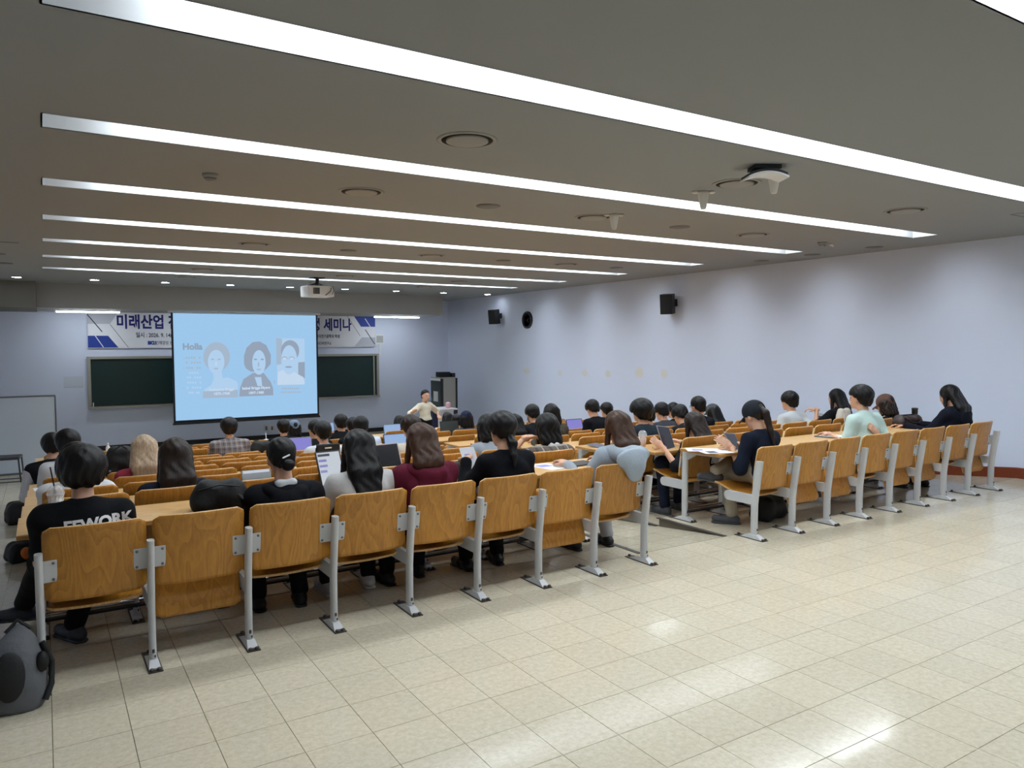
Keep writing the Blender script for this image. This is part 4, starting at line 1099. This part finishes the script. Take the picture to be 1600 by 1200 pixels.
# --- back row, left block
def loc(b, row, seat, bx=0):
    x0, dx = (LX0, LDX) if b == 'L' else (RX0, RDX); return np.array([x0+dx*(seat+.5)+bx, ROWY[row], ROWZ[row]])
o1 = loc('L', 0, 0, -.04)
a1 = fl(40, 968)-o1; a2 = fl(118, 1000)-o1
P[1] = person('person with thick black hair in black printed tee, leftmost in the back row', 'L', 0, 0, 126, 694, lean=.12, nod=.2, hair='fringe', puff=.03, shirt=BLK, sleeve='short', wid=1.12,
              shoem=CROC, legs=[((-.085, .185, .515), (-.2, .55, .48), (a1[0], a1[1], .085), (-1, .25, 0)), ((.085, .185, .515), (.06, .5, .46), (a2[0], a2[1], .085), (-.5, .85, 0))],
              arms=[dict(w=(-.1, .40, .78)), dict(w=(.1, .42, .78))])
P[2] = person('person with black hair in a low clipped bun, black hoodie over white tee', 'L', 0, 2, 438, 681, lean=.16, nod=.25, hair='bun', shirt=BLKJ, collar=WHT, hood=.02, wid=1.1,
              arms=[dict(w=(-.17, .5, .78)), dict(w=(.16, .5, .78))])
P[3] = person('person with long straight black hair over a light grey top, back row', 'L', 0, 3, 557, 668, lean=.2, nod=.2, hair='long', hlen=.34, shirt=LGR, wid=1.08, shoem=WSH,
              arms=[dict(w=(-.26, .46, .78)), dict(w=(.1, .48, .78))])
P[4] = person('person in maroon hoodie with brown shoulder-length hair, back row', 'L', 0, 4, 655, 658, lean=.17, nod=.2, hy=.12, hair='long', hm=HBR, hlen=.15, shirt=MAR, hood=.17, wid=1.12, tilt=-.05,
              arms=[dict(w=(-.2, .5, .78)), dict(w=(.12, .5, .78))])
P[5] = person('person in black jacket with loose low black ponytail, back row', 'L', 0, 5, 783, 641, lean=.13, nod=.2, hair='lowpony', puff=.022, hlen=.22, shirt=BLKJ, wid=1.05,
              arms=[dict(w=(-.22, .4, .86)), dict(w=(.15, .46, .78))], shoem=mat('black leather shoe', srgb(26, 26, 30), .3))
P[6] = person('person in grey hoodie with long reddish brown hair, aisle end of back row', 'L', 0, 7, 962, 639, lean=.06, nod=.1, hair='long', hm=HBR, hlen=.33, shirt=GHD, hood=.24, wid=1.05,
              arms=[dict(w=(-.3, .42, .78)), dict(w=(.12, .45, .78))], pants=C_('pale trousers', (170, 172, 176)))
# --- back row, right block
P[7] = person('person in black cap with long ponytail, navy tee, khaki trousers, legs crossed', 'R', 0, 0, 1178, 626, lean=.14, nod=.42, hair='pony', hm=HD, hlen=.42, shirt=NVY, sleeve='half', pants=KHA, capm=CAPB, wid=1.02, shoem=GSH,
              legs=[((-.085, .185, .515), (-.1, .5, .47), (-.12, .42, .09), (-.6, .8, 0)), ((.085, .185, .515), (.1, .5, .62), (-.28, .47, .50), (-.9, .35, .12))],
              arms=[dict(wp=(1143, 694, .36), d=(-.6, .5, .55), n=(-.6, -.6, .4), curl=.35), dict(w=(.0, .45, .79))])
P[8] = person('person with short black hair in pale mint tee, back row of right block', 'R', 0, 3, 1344, 600, lean=.14, nod=.05, hy=.1, hair='short', puff=.014, shirt=MINT, sleeve='half', pants=JEAN, wid=1.15, shoem=WSH,
              arms=[dict(w=(-.15, .45, .78)), dict(w=(.07, .05, .80), pole=(.7, -.3, -1), d=(-.5, .1, .6), n=(0, -1, .1), curl=.3)])
P[9] = person('person with long black hair in navy hoodie at right end of back row', 'R', 0, 6, 1483, 600, lean=.1, nod=.35, hair='long', hlen=.3, shirt=NVH, hood=.06, wid=1.1,
              arms=[dict(w=(-.2, .5, .78)), dict(w=(.05, .5, .78))])
# --- second row
P[10] = person('person with dark auburn shoulder hair in navy top, second row, left block', 'L', 1, 1, 272, 682, lean=.15, nod=.12, hair='long', hm=HD, hlen=.30, puff=.008, shirt=NVY, wid=1.05)
P[11] = person('person with black bob in brown check shirt resting chin on arm', 'L', 1, 7, 853, 644, lean=.2, nod=.2, hair='bob', puff=.012, shirt=PL2, sleeve='half', collar=WHT, wid=1.05,
               arms=[dict(wp=(820, 684, .30), pole=(-1, 0, -.8), d=(1, .3, .1), n=(0, 0, 1)), dict(w=(.15, .46, .78))])
P[12] = person('person with long dark hair in black tee holding up a tablet by the aisle', 'R', 1, 0, 1083, 642, lean=.16, nod=.3, hair='long', hm=HD, hlen=.26, shirt=BLK, sleeve='half', pants=C_('dark jeans', (30, 36, 54)), shoem=GSH,
               arms=[dict(wp=(1036, 699, .30), d=(-.4, .6, .5), n=(-.8, -.4, .2), pole=(-.4, -.6, -1), curl=.6), dict(w=(.05, .45, .79))])
P[13] = person('person in brown cap and black jacket beside the brown handbag', 'R', 1, 7, 1383, 616, lean=.2, nod=.3, hair='bob', hm=HD, shirt=BLKJ, hood=.03, capm=CAPBR)
# --- third row
P[14] = person('person in white tee mostly hidden behind the leftmost black-haired head', 'L', 2, 0, 117, 690, lean=.2, nod=.3, hair='fringe', puff=.01, shirt=WHT, sleeve='half', wid=1.12)
P[15] = person('person with black bob in grey tee behind the black jacketed one', 'L', 2, 7, 760, 645, lean=.2, nod=.2, hair='bob', shirt=GRT, sleeve='half', arms=[dict(w=(-.2, .4, .78)), dict(w=(.12, .5, .78))])
P[16] = person('person with thick black hair in dark teal tee beside iced drink', 'R', 2, 0, 1001, 622, lean=.12, nod=.08, hair='fringe', puff=.032, shirt=DKT, sleeve='half', wid=1.1)
P[17] = person('person in pale grey shirt, profile before the white wall, third row', 'R', 2, 5, 1233, 610, lean=.16, nod=.15, hair='fringe', puff=.008, shirt=PGR, sleeve='half', wid=1.1, arms=[dict(w=(-.15, .45, .8)), dict(wp=(1255, 655, .25), d=(.2, .6, .5))])
P[18] = person('person with long black hair in black tee holding paper, cream tote behind', 'R', 2, 7, 1306, 606, lean=.2, nod=.1, hair='long', hlen=.25, shirt=BLK, sleeve='half', arms=[dict(wp=(1276, 640, .42), d=(-.5, .7, .1), curl=.8), dict(wp=(1262, 652, .42))])
# --- fourth row
P[19] = person('person with long ash blonde hair in raspberry top', 'L', 3, 1, 224, 677, lean=.12, nod=.1, hair='long', hm=HBL, hlen=.36, shirt=RED)
P[20] = person('person with dark hair in cream knit before an open laptop', 'L', 3, 6, 641, 647, lean=.14, nod=.2, hair='fringe', hm=HD, puff=.012, shirt=CREAM)
P[21] = person('person in navy tee hidden behind the thick-haired one in dark teal', 'R', 3, 2, 1010, 632, lean=.15, nod=.2, hair='short', shirt=NVY, wid=1.25)
P[22] = person('person bent over with dark hair beside the tablet holder', 'R', 3, 3, 1062, 632, lean=.25, nod=.6, hair='fringe', puff=.01, shirt=GRB)
P[23] = person('person with glasses and black hood, profile before the white wall', 'R', 3, 4, 1090, 618, lean=.14, nod=.15, hair='fringe', shirt=BLKJ, hood=.05, glasses=True)
# --- fifth row
P[24] = person('person in white top, middle one of the stacked heads at far left', 'L', 4, 0, 105, 669, lean=.15, nod=.15, hair='fringe', puff=.012, shirt=WHT)
P[25] = person('person with black hair in olive shirt, fifth row, right block', 'R', 4, 0, 860, 629, lean=.14, nod=.2, hair='bob', shirt=OLV)
P[26] = person('person in dark tee left of the bent-over one', 'R', 4, 4, 1033, 628, lean=.2, nod=.35, hair='fringe', puff=.008, shirt=CHG)
P[27] = person('person in grey cap with long dark hair before the white wall', 'R', 4, 6, 1113, 631, lean=.14, nod=.2, hair='long', hlen=.26, shirt=WHT, capm=CAPG)
# --- sixth row
P[28] = person('person in black and white varsity jacket at the far left', 'L', 5, 0, 81, 675, lean=.2, nod=.3, hair='fringe', puff=.008, shirt=VARS, sleeve='none', wid=1.15)
P[29] = person('person in white tee with black sling bag hung behind', 'L', 5, 5, 503, 657, lean=.12, nod=.15, hy=.15, hair='short', puff=.01, shirt=WHT, wid=1.05)
P[30] = person('person with long black hair right of the low ponytail', 'R', 5, 0, 803, 645, lean=.12, nod=.1, hair='long', hlen=.3, shirt=BLK)
P[31] = person('person with black hair and face mask looking down', 'R', 5, 1, 831, 631, lean=.2, nod=.35, hair='fringe', puff=.008, shirt=GRB, mask=C_('mask grey', (130, 132, 138)))
P[32] = person('person in black jacket bent over a laptop before the white wall', 'R', 5, 3, 925, 624, lean=.25, nod=.5, hair='fringe', puff=.01, shirt=BLKJ)
P[33] = person('person whose dark hair shows between two heads, sixth row', 'R', 5, 6, 1051, 628, lean=.15, nod=.2, hair='short', shirt=BLK)
# --- seventh to eleventh row
P[34] = person('person with black hair just behind the one bent over a laptop', 'R', 6, 5, 947, 628, lean=.15, nod=.2, hair='short', puff=.008, shirt=BLK)
P[35] = person('person in white dress shirt leaning forward', 'L', 6, 7, 563, 650, lean=.25, nod=.4, hair='fringe', puff=.012, shirt=SHW, wid=1.15)
P[36] = person('person in grey check shirt below the projection screen', 'L', 7, 4, 357, 651, lean=.12, nod=.05, hair='fringe', puff=.016, shirt=PL1, wid=1.2)
P[37] = person('person half hidden behind the one in white tee', 'L', 7, 6, 491, 655, lean=.15, nod=.1, hy=.3, hair='fringe', shirt=GRB)
P[38] = person('person whose head shows left of the white dress shirt', 'L', 7, 7, 550, 651, lean=.15, nod=.15, hair='short', shirt=BLK)
P[39] = person('person in black tee holding a phone, below right of the screen', 'L', 8, 7, 532, 646, lean=.12, nod=.1, hair='short', puff=.012, shirt=BLK, sleeve='half', arms=[dict(wp=(519, 682, .25), d=(0, .2, 1), n=(0, -1, 0)), dict(w=(.12, .45, .78))])
P[40] = person('person in navy cap and charcoal tee beside an open dark laptop', 'R', 8, 1, 728, 642, lean=.12, nod=.1, hair='bob', shirt=CHG, sleeve='half', capm=CAPN, cap_bk=False, wid=1.15)
P[41] = person('person in black tee with white back print below the screen', 'L', 9, 6, 442, 654, lean=.12, nod=.05, hair='short', puff=.006, shirt=BLK, wid=1.2)
P[42] = person('person with short dark hair left of the navy cap', 'R', 9, 2, 713, 646, lean=.15, nod=.15, hair='short', shirt=GRB)
P[43] = person('person in pale blue cap in the front row, left block', 'L', 10, 7, 459, 656, lean=.12, nod=.1, hair='bob', shirt=BLK, capm=CAPBL)
P[44] = person('person with long black hair in dark jacket beside a bright laptop', 'R', 10, 0, 623, 648, lean=.12, nod=.15, hair='long', hlen=.3, shirt=BLKJ, collar=WHT)
P[45] = person('person with long black hair in grey top before the lectern', 'R', 10, 2, 698, 643, lean=.12, nod=.1, hair='long', hlen=.32, shirt=GRT)
# --- the presenter, standing and facing the room
top = at(664, 608, Y=12.4)
pr_root = thing('person', 'presenter in cream knit top and black skirt, one hand raised, facing the room', 'person', (top[0], 12.4, ZF), PI+.25)
P[46] = figure(pr_root, .013, 0, .02, top[2]-ZF, 0, -.1, .0, 0, 'tied', HB, 0, .2, C_('cream cardigan', (226, 218, 198)), 'half', C_('black skirt', (24, 24, 27)), .92,
               [dict(w=(-.27, .12, .93), pole=(-1, -.6, -.2)), dict(w=(.43, .22, 1.1), pole=(.5, -.8, -.6), d=(.8, .5, .3), n=(0, -.3, 1), curl=.4)], True, None, None, None, False, None,
               [((-.085, 0, .84), (-.09, .03, .46), (-.09, -.0, .09), (-.1, 1, 0)), ((.085, 0, .84), (.09, .03, .46), (.09, -.0, .09), (.1, 1, 0))], None, False, None, None, True, 2, True)

# ================================================================== PRINT ON CLOTHES
def on_back(info, body, size, x, z, m, bold=.0, rot=0., name='back_print'):
    """flat lettering laid onto the back of a shirt"""
    me = text_mesh(body, size, bold); bm = bmesh.new(); bm.from_mesh(me)
    bmesh.ops.triangulate(bm, faces=bm.faces[:])
    bmesh.ops.subdivide_edges(bm, edges=[e for e in bm.edges if e.calc_length() > .02], cuts=2)
    cr, sr = math.cos(rot), math.sin(rot)
    X = np.array([(v.co.x*cr-v.co.y*sr+x, 0, v.co.x*sr+v.co.y*cr+z) for v in bm.verts])
    lo = np.full(len(X), -.35); hi = np.full(len(X), info['hip'][1]+.0)
    def f(y):
        Pp = X.copy(); Pp[:, 1] = y; d = np.full(len(X), 1.)
        for p in info['sh']:
            q = dist(p, Pp)-.006; t_ = np.clip(.5+.5*(d-q)/.035, 0, 1); d = d*(1-t_)+q*t_-.035*t_*(1-t_)
        return d
    hi = np.full(len(X), float(info['N'][1]))
    for _ in range(22):
        mid = (lo+hi)/2; ins = f(mid) < 0; hi = np.where(ins, mid, hi); lo = np.where(ins, lo, mid)
    for v, p, y in zip(bm.verts, X, lo): v.co = Vector((p[0], y-.006, p[2]))
    bm.to_mesh(me); bm.free(); me.materials.clear(); me.materials.append(m)
    return link(name, me, info['shirt'])
PRINT = mat('white print', srgb(238, 238, 240), .7)
on_back(P[1], 'EEWORK', .078, .065, .775, PRINT, .0035, .05)
on_back(P[28], 'DAV', .08, 0, P[28]['N'][2]-.11, PRINT, .003)
for i in range(7):
    on_back(P[41], '-', .12, -.12+.04*i, P[41]['N'][2]-.14, PRINT, .012)
for i in range(3): on_back(P[41], '-', .06, .04+.03*i, P[41]['N'][2]-.19, PRINT, .006)
# white sleeves of the varsity jacket
q = P[28]; sl_ = []
for (a, b, c, e) in q['A']: sl_ += [cap(a+nrm(b-a)*.03, b, .064, .054), cap(b, c, .053, .04)]
for s_ in (sl_[:2], sl_[2:]): link('sleeve', mesh_np('sleeve', [skin(s_, .014, .02)], WSL), q['root'])

# ================================================================== THINGS ON DESKS AND FLOOR
SCR = mat('black glass', srgb(34, 34, 40), .15); ALU = mat('aluminium', srgb(150, 152, 158), .35, metal=.6); PAPER = mat('paper', srgb(226, 228, 234), .8)
PVIO = mat('violet print', srgb(150, 146, 206), .8); PDARK = mat('dark print', srgb(70, 72, 84), .8); CLEAR = mat('clear plastic', (.9, .93, .95), .08, alpha=.28); PINKD = mat('pink drink', srgb(214, 176, 168), .4)
ICED = mat('pale iced drink', srgb(178, 176, 172), .3); BLKN = mat('black nylon', srgb(15, 16, 19), .7, bump=(14, .5)); LEATH = mat('brown leather', srgb(52, 38, 36), .4, bump=(18, .3)); CANV = mat('cream canvas', srgb(204, 198, 188), .9, bump=(14, .5))
GNY = mat('grey nylon', srgb(98, 100, 104), .8, bump=(40, .2)); ORNG = mat('orange patch', srgb(206, 110, 40), .6)
def desk_z(row): return ROWZ[row+1]+DZ
def laptop(label, px, py, row, w_=.32, rz=0., lid=1.9, scr=None, body=ALU, dl=.215):
    p = at(px, py, Z=desk_z(row)); r = thing('laptop', label, 'laptop', (p[0], p[1], desk_z(row)), rz, 'laptops')
    MB().cbox(-w_/2, w_/2, -.11, .11, 0, .014, .003).build('base', body, r)
    MB().box(-w_/2+.02, w_/2-.02, -.02, .09, .014, .0155).build('keyboard', DARK, r)
    lo = link('lid', MB().cbox(-w_/2, w_/2, -.006, .0, 0, dl, .002).mesh('lid', body), r, (0, .11, .012)); lo.rotation_euler = (-(lid-PI/2), 0, 0)
    MB().box(-w_/2+.012, w_/2-.012, -.008, -.006, .014, dl-.01).build('screen', scr or SCR, lo); return r
def tablet(label, p, rot, w_=.18, l_=.25, body=ALU, scr=SCR, cat='tablet', name='tablet', face=1):
    r = thing(name, label, cat, tuple(p)); r.rotation_euler = rot
    MB().cbox(-w_/2, w_/2, -l_/2, l_/2, -.004, .004, .002).build('body', body, r)
    MB().box(-w_/2+.01, w_/2-.01, -l_/2+.01, l_/2-.01, .004*face, .0048*face).build('screen', scr, r); return r
def paper(label, p, rz, w_=.21, l_=.297, inkm=PVIO, rot=None):
    r = thing('paper_sheet', label, 'paper', tuple(p), rz)
    if rot: r.rotation_euler = rot
    MB().box(-w_/2, w_/2, -l_/2, l_/2, 0, .0012).build('sheet', PAPER, r)
    MB().box(-w_/2+.03, w_/2-.06, .0, l_/2-.05, .0013, .0018).build('print', inkm, r); return r
def cup(label, p, drink, hgt=.13, straw=True, logo=None):
    r = thing('drink_cup', label, 'cup', tuple(p), 0)
    MB().lathe([(.031, .003), (.045, hgt)], n=24).build('cup', CLEAR, r)
    MB().lathe([(.001, .005), (.030, .006), (.040, hgt*.72), (.001, hgt*.72)], n=24).build('drink', drink, r)
    MB().lathe([(.047, hgt-.004), (.049, hgt), (.047, hgt+.006), (.045, hgt+.012), (.038, hgt+.034), (.022, hgt+.048), (.012, hgt+.05)], n=24).build('lid', CLEAR, r)
    if straw: MB().tube([(.004, 0, .03), (-.006, .004, hgt+.05), (-.022, .01, hgt+.16)], .0042, 8).build('straw', DARK, r)
    if logo:
        m = MB()
        for k_ in range(5):
            a_ = -1.9+.12*k_; z_ = hgt*.45+.02*math.sin(k_*2.); rr_ = .0385+.004*math.sin(k_)
            m.box(.040*math.cos(a_)-.005, .040*math.cos(a_)+.005, .040*math.sin(a_)-.003, .040*math.sin(a_)+.001, z_-.006, z_+.006)
        m.build('red_print', logo, r)
    return r
def soft(name, label, cat, p, prims, m, rz=0., h=.012, k=.04, wob=.004, extra=None, part='body', post=None):
    r = thing(name, label, cat, tuple(p), rz); link(part, mesh_np(part, [skin(prims, h, k, 0, post, wob)], m), r); return r
def ground(P_, F): return np.maximum(F, .0-P_[..., 2])
def bagprims(w_, d, hg, taper=.75):
    b = .32*min(w_, d, hg); x, y = w_/2-b, d/2-b
    L_ = []
    for sx in (-1, 1):
        for sy in (-1, 1): L_.append(cap((sx*x, sy*y, b*.8), (sx*x*taper, sy*y*taper, hg-b), b, b*.9))
    L_ += [ell3((0, 0, hg*.45), (w_/2, d/2, hg*.48))]; return L_
RED_ = mat('red print', srgb(176, 50, 60), .6)
# --- back row desk, left block
cup('clear iced drink cup with dome lid and black straw on the leftmost desk end', at(88, 806, Z=DZ), ICED, logo=RED_)
r = soft('backpack', 'black backpack lying on the desk between two sitters in the back row', 'backpack', at(345, 796, Z=DZ), bagprims(.33, .22, .19), BLKN, -.2, post=ground)
MB().tube([(.1, -.1, .1), (.16, -.13, .06), (.13, -.12, .02)], .012, 8).build('strap', BLKN, r); MB().tube([(-.12, -.09, .14), (0, -.11, .17), (.11, -.08, .15)], .005, 6).build('zip', DARK, r)
WSCR = emit('white document screen', srgb(214, 222, 232), .75); VSCR = emit('violet screen', srgb(150, 146, 226), .75); BSCR = emit('blue document screen', srgb(160, 190, 232), .8)
def slate(label, px, py, row, w_, l_, scr, lean=.5, rz=0.):
    p = at(px, py, Z=desk_z(row)); r = tablet(label, (p[0], p[1], desk_z(row)+l_/2*math.cos(lean)), (PI/2-lean, 0, rz), w_, l_, SCR, scr); return r
t_ = slate('small tablet propped on the desk before the low-bun sitter', 402, 762, 0, .2, .14, SCR)
MB().box(-.09, .09, .045, .065, .005, .0056).build('status_bar', WSCR, t_)
t_ = slate('tablet showing a white document before the light grey top', 517, 757, 0, .19, .26, WSCR, .45, .1)
for i_, (w0, y_) in enumerate(((.09, .1), (.06, .06), (.06, .02), (.05, -.02))):
    MB().box(-.08, -.08+w0, y_-.009, y_+.009, .0049, .0053).build('text_line', PDARK if i_ == 0 else PVIO, t_)
laptop('open laptop with black screen before the maroon hoodie', 616, 740, 0, .3, .15, 1.95, SCR, mat('rose aluminium', srgb(178, 160, 158), .35, metal=.5))
p_ = at(734, 716, Y=ROWY[0]+.42); paper('printed sheet held up by the sitter in black jacket', p_, 0, .14, .17, PVIO, rot=(1.1, 0, .2))
r = soft('pouch', 'small brown mesh pouch on the desk left of the black jacket', 'pouch', at(722, 746, Z=DZ), bagprims(.17, .1, .12), mat('brown mesh', srgb(74, 64, 64), .8, bump=(60, .5)), .2, h=.009, post=ground)
MB().tube([(-.05, 0, .11), (0, 0, .16), (.05, 0, .11)], .005, 6).build('handle', LEATH, r)
paper('printed sheet lying on the desk beside a closed tablet, back row', at(858, 729, Z=DZ+.001), .15)
tablet('closed dark tablet lying flat on the desk near the grey hoodie', at(906, 724, Z=DZ+.005), (0, 0, -1.45), .19, .26, SCR, mat('tablet cover', srgb(70, 66, 68), .6))
# --- back row desk, right block
paper('printed sheet on the aisle end of the right block desk', at(1098, 703, Z=DZ+.001), .9); paper('loose sheet under the crossed-legs sitter\'s tablet', at(1118, 706, Z=DZ+.003), 1.2, .2, .28, PDARK)
p_ = at(1146, 690, Y=ROWY[0]+.43); tablet('tablet held by the sitter in black cap', p_, (1.0, .12, .35), .26, .19, ALU, SCR)
r = thing('notebook', 'closed notebook under papers on the right block back desk', 'notebook', tuple(at(1296, 683, Z=DZ)), .2)
MB().cbox(-.09, .09, -.125, .125, 0, .012, .002).build('cover', mat('grey cover', srgb(96, 98, 106), .6), r)
paper('white papers lying on the closed notebook', at(1305, 681, Z=DZ+.014), .35, .2, .28)
r = soft('handbag', 'dark brown leather handbag on the right block back desk', 'handbag', at(1418, 667, Z=DZ), bagprims(.40, .16, .15, .9), LEATH, -.1, post=ground)
MB().tube([(-.15, -.07, .12), (-.05, -.1, .06), (.08, -.09, .05), (.16, -.06, .11)], .008, 8).build('strap', LEATH, r); MB().box(-.14, .14, -.012, .012, .135, .15).build('zip_top', DARK, r)
r = thing('tumbler', 'black tumbler standing behind the brown handbag', 'tumbler', tuple(at(1429, 659, Z=DZ))); MB().lathe([(.033, 0), (.036, .15), (.038, .155)], n=20).build('cup', DARK, r)
MB().lathe([(.039, .155), (.039, .172), (.03, .178), (.001, .178)], n=20).build('lid', mat('tumbler lid', srgb(40, 44, 48), .4), r)
tablet('tablet on the desk under the hands of the navy hoodie', at(1447, 668, Z=DZ+.005), (0, 0, .1), .2, .26, ALU, SCR)
# --- second and third row
p_ = at(1041, 685, Y=ROWY[1]+.42); tablet('grey tablet held up by the long-haired sitter in black tee', p_, (1.15, .15, .3), .26, .27, ALU, SCR, face=1)
tcov = mat('tablet back', srgb(104, 104, 120), .5, metal=.3)
cup('pink iced drink with clear dome lid on the second row desk', at(1004, 698, Z=desk_z(1)), PINKD, .125, False)
tablet('grey tablet lying on the third row desk at the aisle', at(938, 697, Z=desk_z(2)+.01), (.12, 0, .25), .19, .26, ALU, mat('grey screen', srgb(92, 94, 108), .3))
paper('sheet held between two sitters in the third row', at(1284, 655, Y=ROWY[2]+.40), 0, .26, .2, PDARK, rot=(1.0, .15, .1))
soft('tote_bag', 'cream canvas tote with looped handles on the chair back of the third row', 'tote bag', at(1318, 668, Y=ROWY[2]+.04), bagprims(.28, .11, .26), CANV, .1, h=.012)
_tote = bpy.context.scene.objects[-1].parent
MB().tube([(-.1, -.06, .2), (-.16, -.1, .1), (-.14, -.09, -.02)], .007, 6).tube([(-.06, -.06, .21), (-.12, -.1, .08), (-.1, -.09, -.04)], .007, 6).build('handle', CANV, _tote)
# --- further rows
laptop('open laptop with pale blue screen before the cream knit', 630, 712, 3, .34, .0, 1.85, BSCR, mat('laptop blue grey', srgb(80, 88, 112), .4), .23)
r = soft('backpack', 'black backpack standing on the desk left of the blonde sitter', 'backpack', at(189, 744, Z=desk_z(3)), bagprims(.27, .2, .29), BLKN, 0, post=ground)
MB().tube([(-.05, -.1, .27), (0, -.12, .31), (.05, -.1, .27)], .008, 6).build('handle', BLKN, r); MB().lathe([(.012, 0), (.012, -.006), (.001, -.007)], (-.1, -.105, .07), n=10, axis='Y').build('badge', BOLT, r)
laptop('open laptop with violet screen left of the white tee', 472, 713, 5, .34, 0, 1.85, VSCR, ALU, .22)
r = thing('sling_bag', 'black sling bag hung on the chair back behind the white tee', 'bag', tuple(at(513, 716, Y=ROWY[5]-.055)))
MB().cbox(-.135, .135, -.035, .035, 0, .17, .015).build('body', BLKN, r); MB().box(-.05, .03, -.037, -.035, .12, .135).build('white_print', PRINT, r); MB().tube([(-.12, 0, .16), (-.14, .01, .12), (-.15, .0, .02)], .008, 6).build('strap', BLKN, r)
laptop('open laptop with lilac screen before the bent-over black jacket', 906, 676, 5, .32, 0, 1.85, VSCR, DARK, .2)
laptop('large open laptop with dark screen beside the navy cap', 708, 683, 8, .36, 0, 1.75, mat('dim screen', srgb(66, 72, 72), .4), DARK, .26)
laptop('open laptop with bright document on the front row desk', 618, 685, 10, .34, 0, 1.8, BSCR, ALU, .24)
r = soft('helmet_bag', 'round black bag on the desk right of the grey check shirt', 'bag', at(409, 707, Z=desk_z(7)), bagprims(.3, .2, .17), BLKN, 0, h=.014, post=ground)
for lab, px, py, row in (('small white bottle on the front row desk at left', 169, 711, 10), ('clear bottle on a front desk left of the white tee', 487, 687, 7)):
    r = thing('bottle', lab, 'bottle', tuple(at(px, py, Z=desk_z(row)))); MB().lathe([(.03, 0), (.032, .1), (.028, .13), (.012, .155), (.012, .17)], n=16).build('body', WHITE if row == 10 else mat('blue clear plastic', srgb(150, 170, 190), .15), r)
    MB().lathe([(.015, .165), (.015, .19), (.001, .192)], n=12).build('cap', WHITE, r)
r = thing('desk_microphone', 'thin white gooseneck microphone on the front row desk', 'microphone', tuple(at(416, 689, Z=desk_z(10)))); MB().lathe([(.06, 0), (.06, .02), (.02, .035), (.001, .035)], n=16).build('base', WHITE, r)
MB().tube([(0, 0, .03), (-.005, 0, .15)], .008, 8).build('neck', WHITE, r)
tablet('phone held up by the sitter in black tee below the screen', at(519, 667, Y=ROWY[8]+.27), (1.4, 0, .2), .075, .15, ALU, BSCR, 'phone', 'phone')
paper('white sheet on the left end of the third row desk', at(66, 764, Z=desk_z(2)+.001), .1, .12, .16); paper('white sheet on the left end of the fifth row desk', at(72, 742, Z=desk_z(4)+.001), .0, .2, .2)
# --- bags on the floor
g0 = at(34, 1106, Z=0)
r = soft('backpack', 'grey and black backpack slumped against the leftmost chair post', 'backpack', g0, [cap((.02, .0, .05), (-.0, .03, .30), .085, .07), cap((-.06, 0, .06), (-.04, .03, .24), .075, .06), cap((.0, .03, .30), (.0, .05, .36), .055, .03), ell3((-.02, .01, .17), (.13, .10, .17))], GNY, .1, post=ground, wob=.003)
link('mesh_pocket', mesh_np('mesh_pocket', [skin([ell3((-.05, -.085, .19), (.065, .035, .12))], .01, .02)], BLKN), r)
link('side_pocket', mesh_np('side_pocket', [skin([ell3((.085, -.05, .22), (.028, .035, .05))], .008, .02)], BLKN), r)
MB().tube([(.09, -.01, .3), (.125, -.02, .2), (.12, -.04, .1), (.09, -.07, .04)], .014, 8).build('shoulder_strap', BLKN, r); MB().tube([(-.05, .04, .36), (0, .05, .41), (.05, .04, .36)], .01, 8).build('handle', BLKN, r)
MB().tube([(-.1, -.09, .2), (-.16, -.11, .12), (-.13, -.12, .03)], .008, 6).build('loose_strap', BLKN, r)
for lab, px, py, dims, rz, org in (('black bag with orange patch on the floor left of the back row', 34, 876, (.26, .3, .2), .3, 1), ('large black backpack on the left aisle floor', 27, 818, (.26, .34, .3), .2, 0), ('small black bag on the left aisle floor further forward', 50, 760, (.24, .24, .3), 0, 0)):
    y_ = 3.0
    for _ in range(12):
        p_ = at(px, py, Z=ramp_z(y_)); y_ = p_[1]
    r = soft('floor_bag', lab, 'bag', p_, bagprims(*dims), BLKN, rz, post=ground)
    MB().tube([(-.06, -.08, dims[2]*.85), (-.1, -.14, dims[2]*.5), (-.12, -.16, .02)], .008, 6).build('strap', BLKN, r)
    if org: link('orange_patch', mesh_np('orange_patch', [skin([ell3((.0, -.135, .1), (.05, .03, .06))], .009, .01)], ORNG), r)
r = soft('floor_bag', 'black bag on the floor under the right block back row', 'bag', at(1222, 815, Z=0)+np.array([0, .16, 0]), bagprims(.42, .24, .24), BLKN, .2, post=ground)
MB().tube([(.18, -.08, .16), (.26, -.1, .12), (.25, -.1, .03), (.17, -.09, .05)], .01, 8).build('strap', BLKN, r)
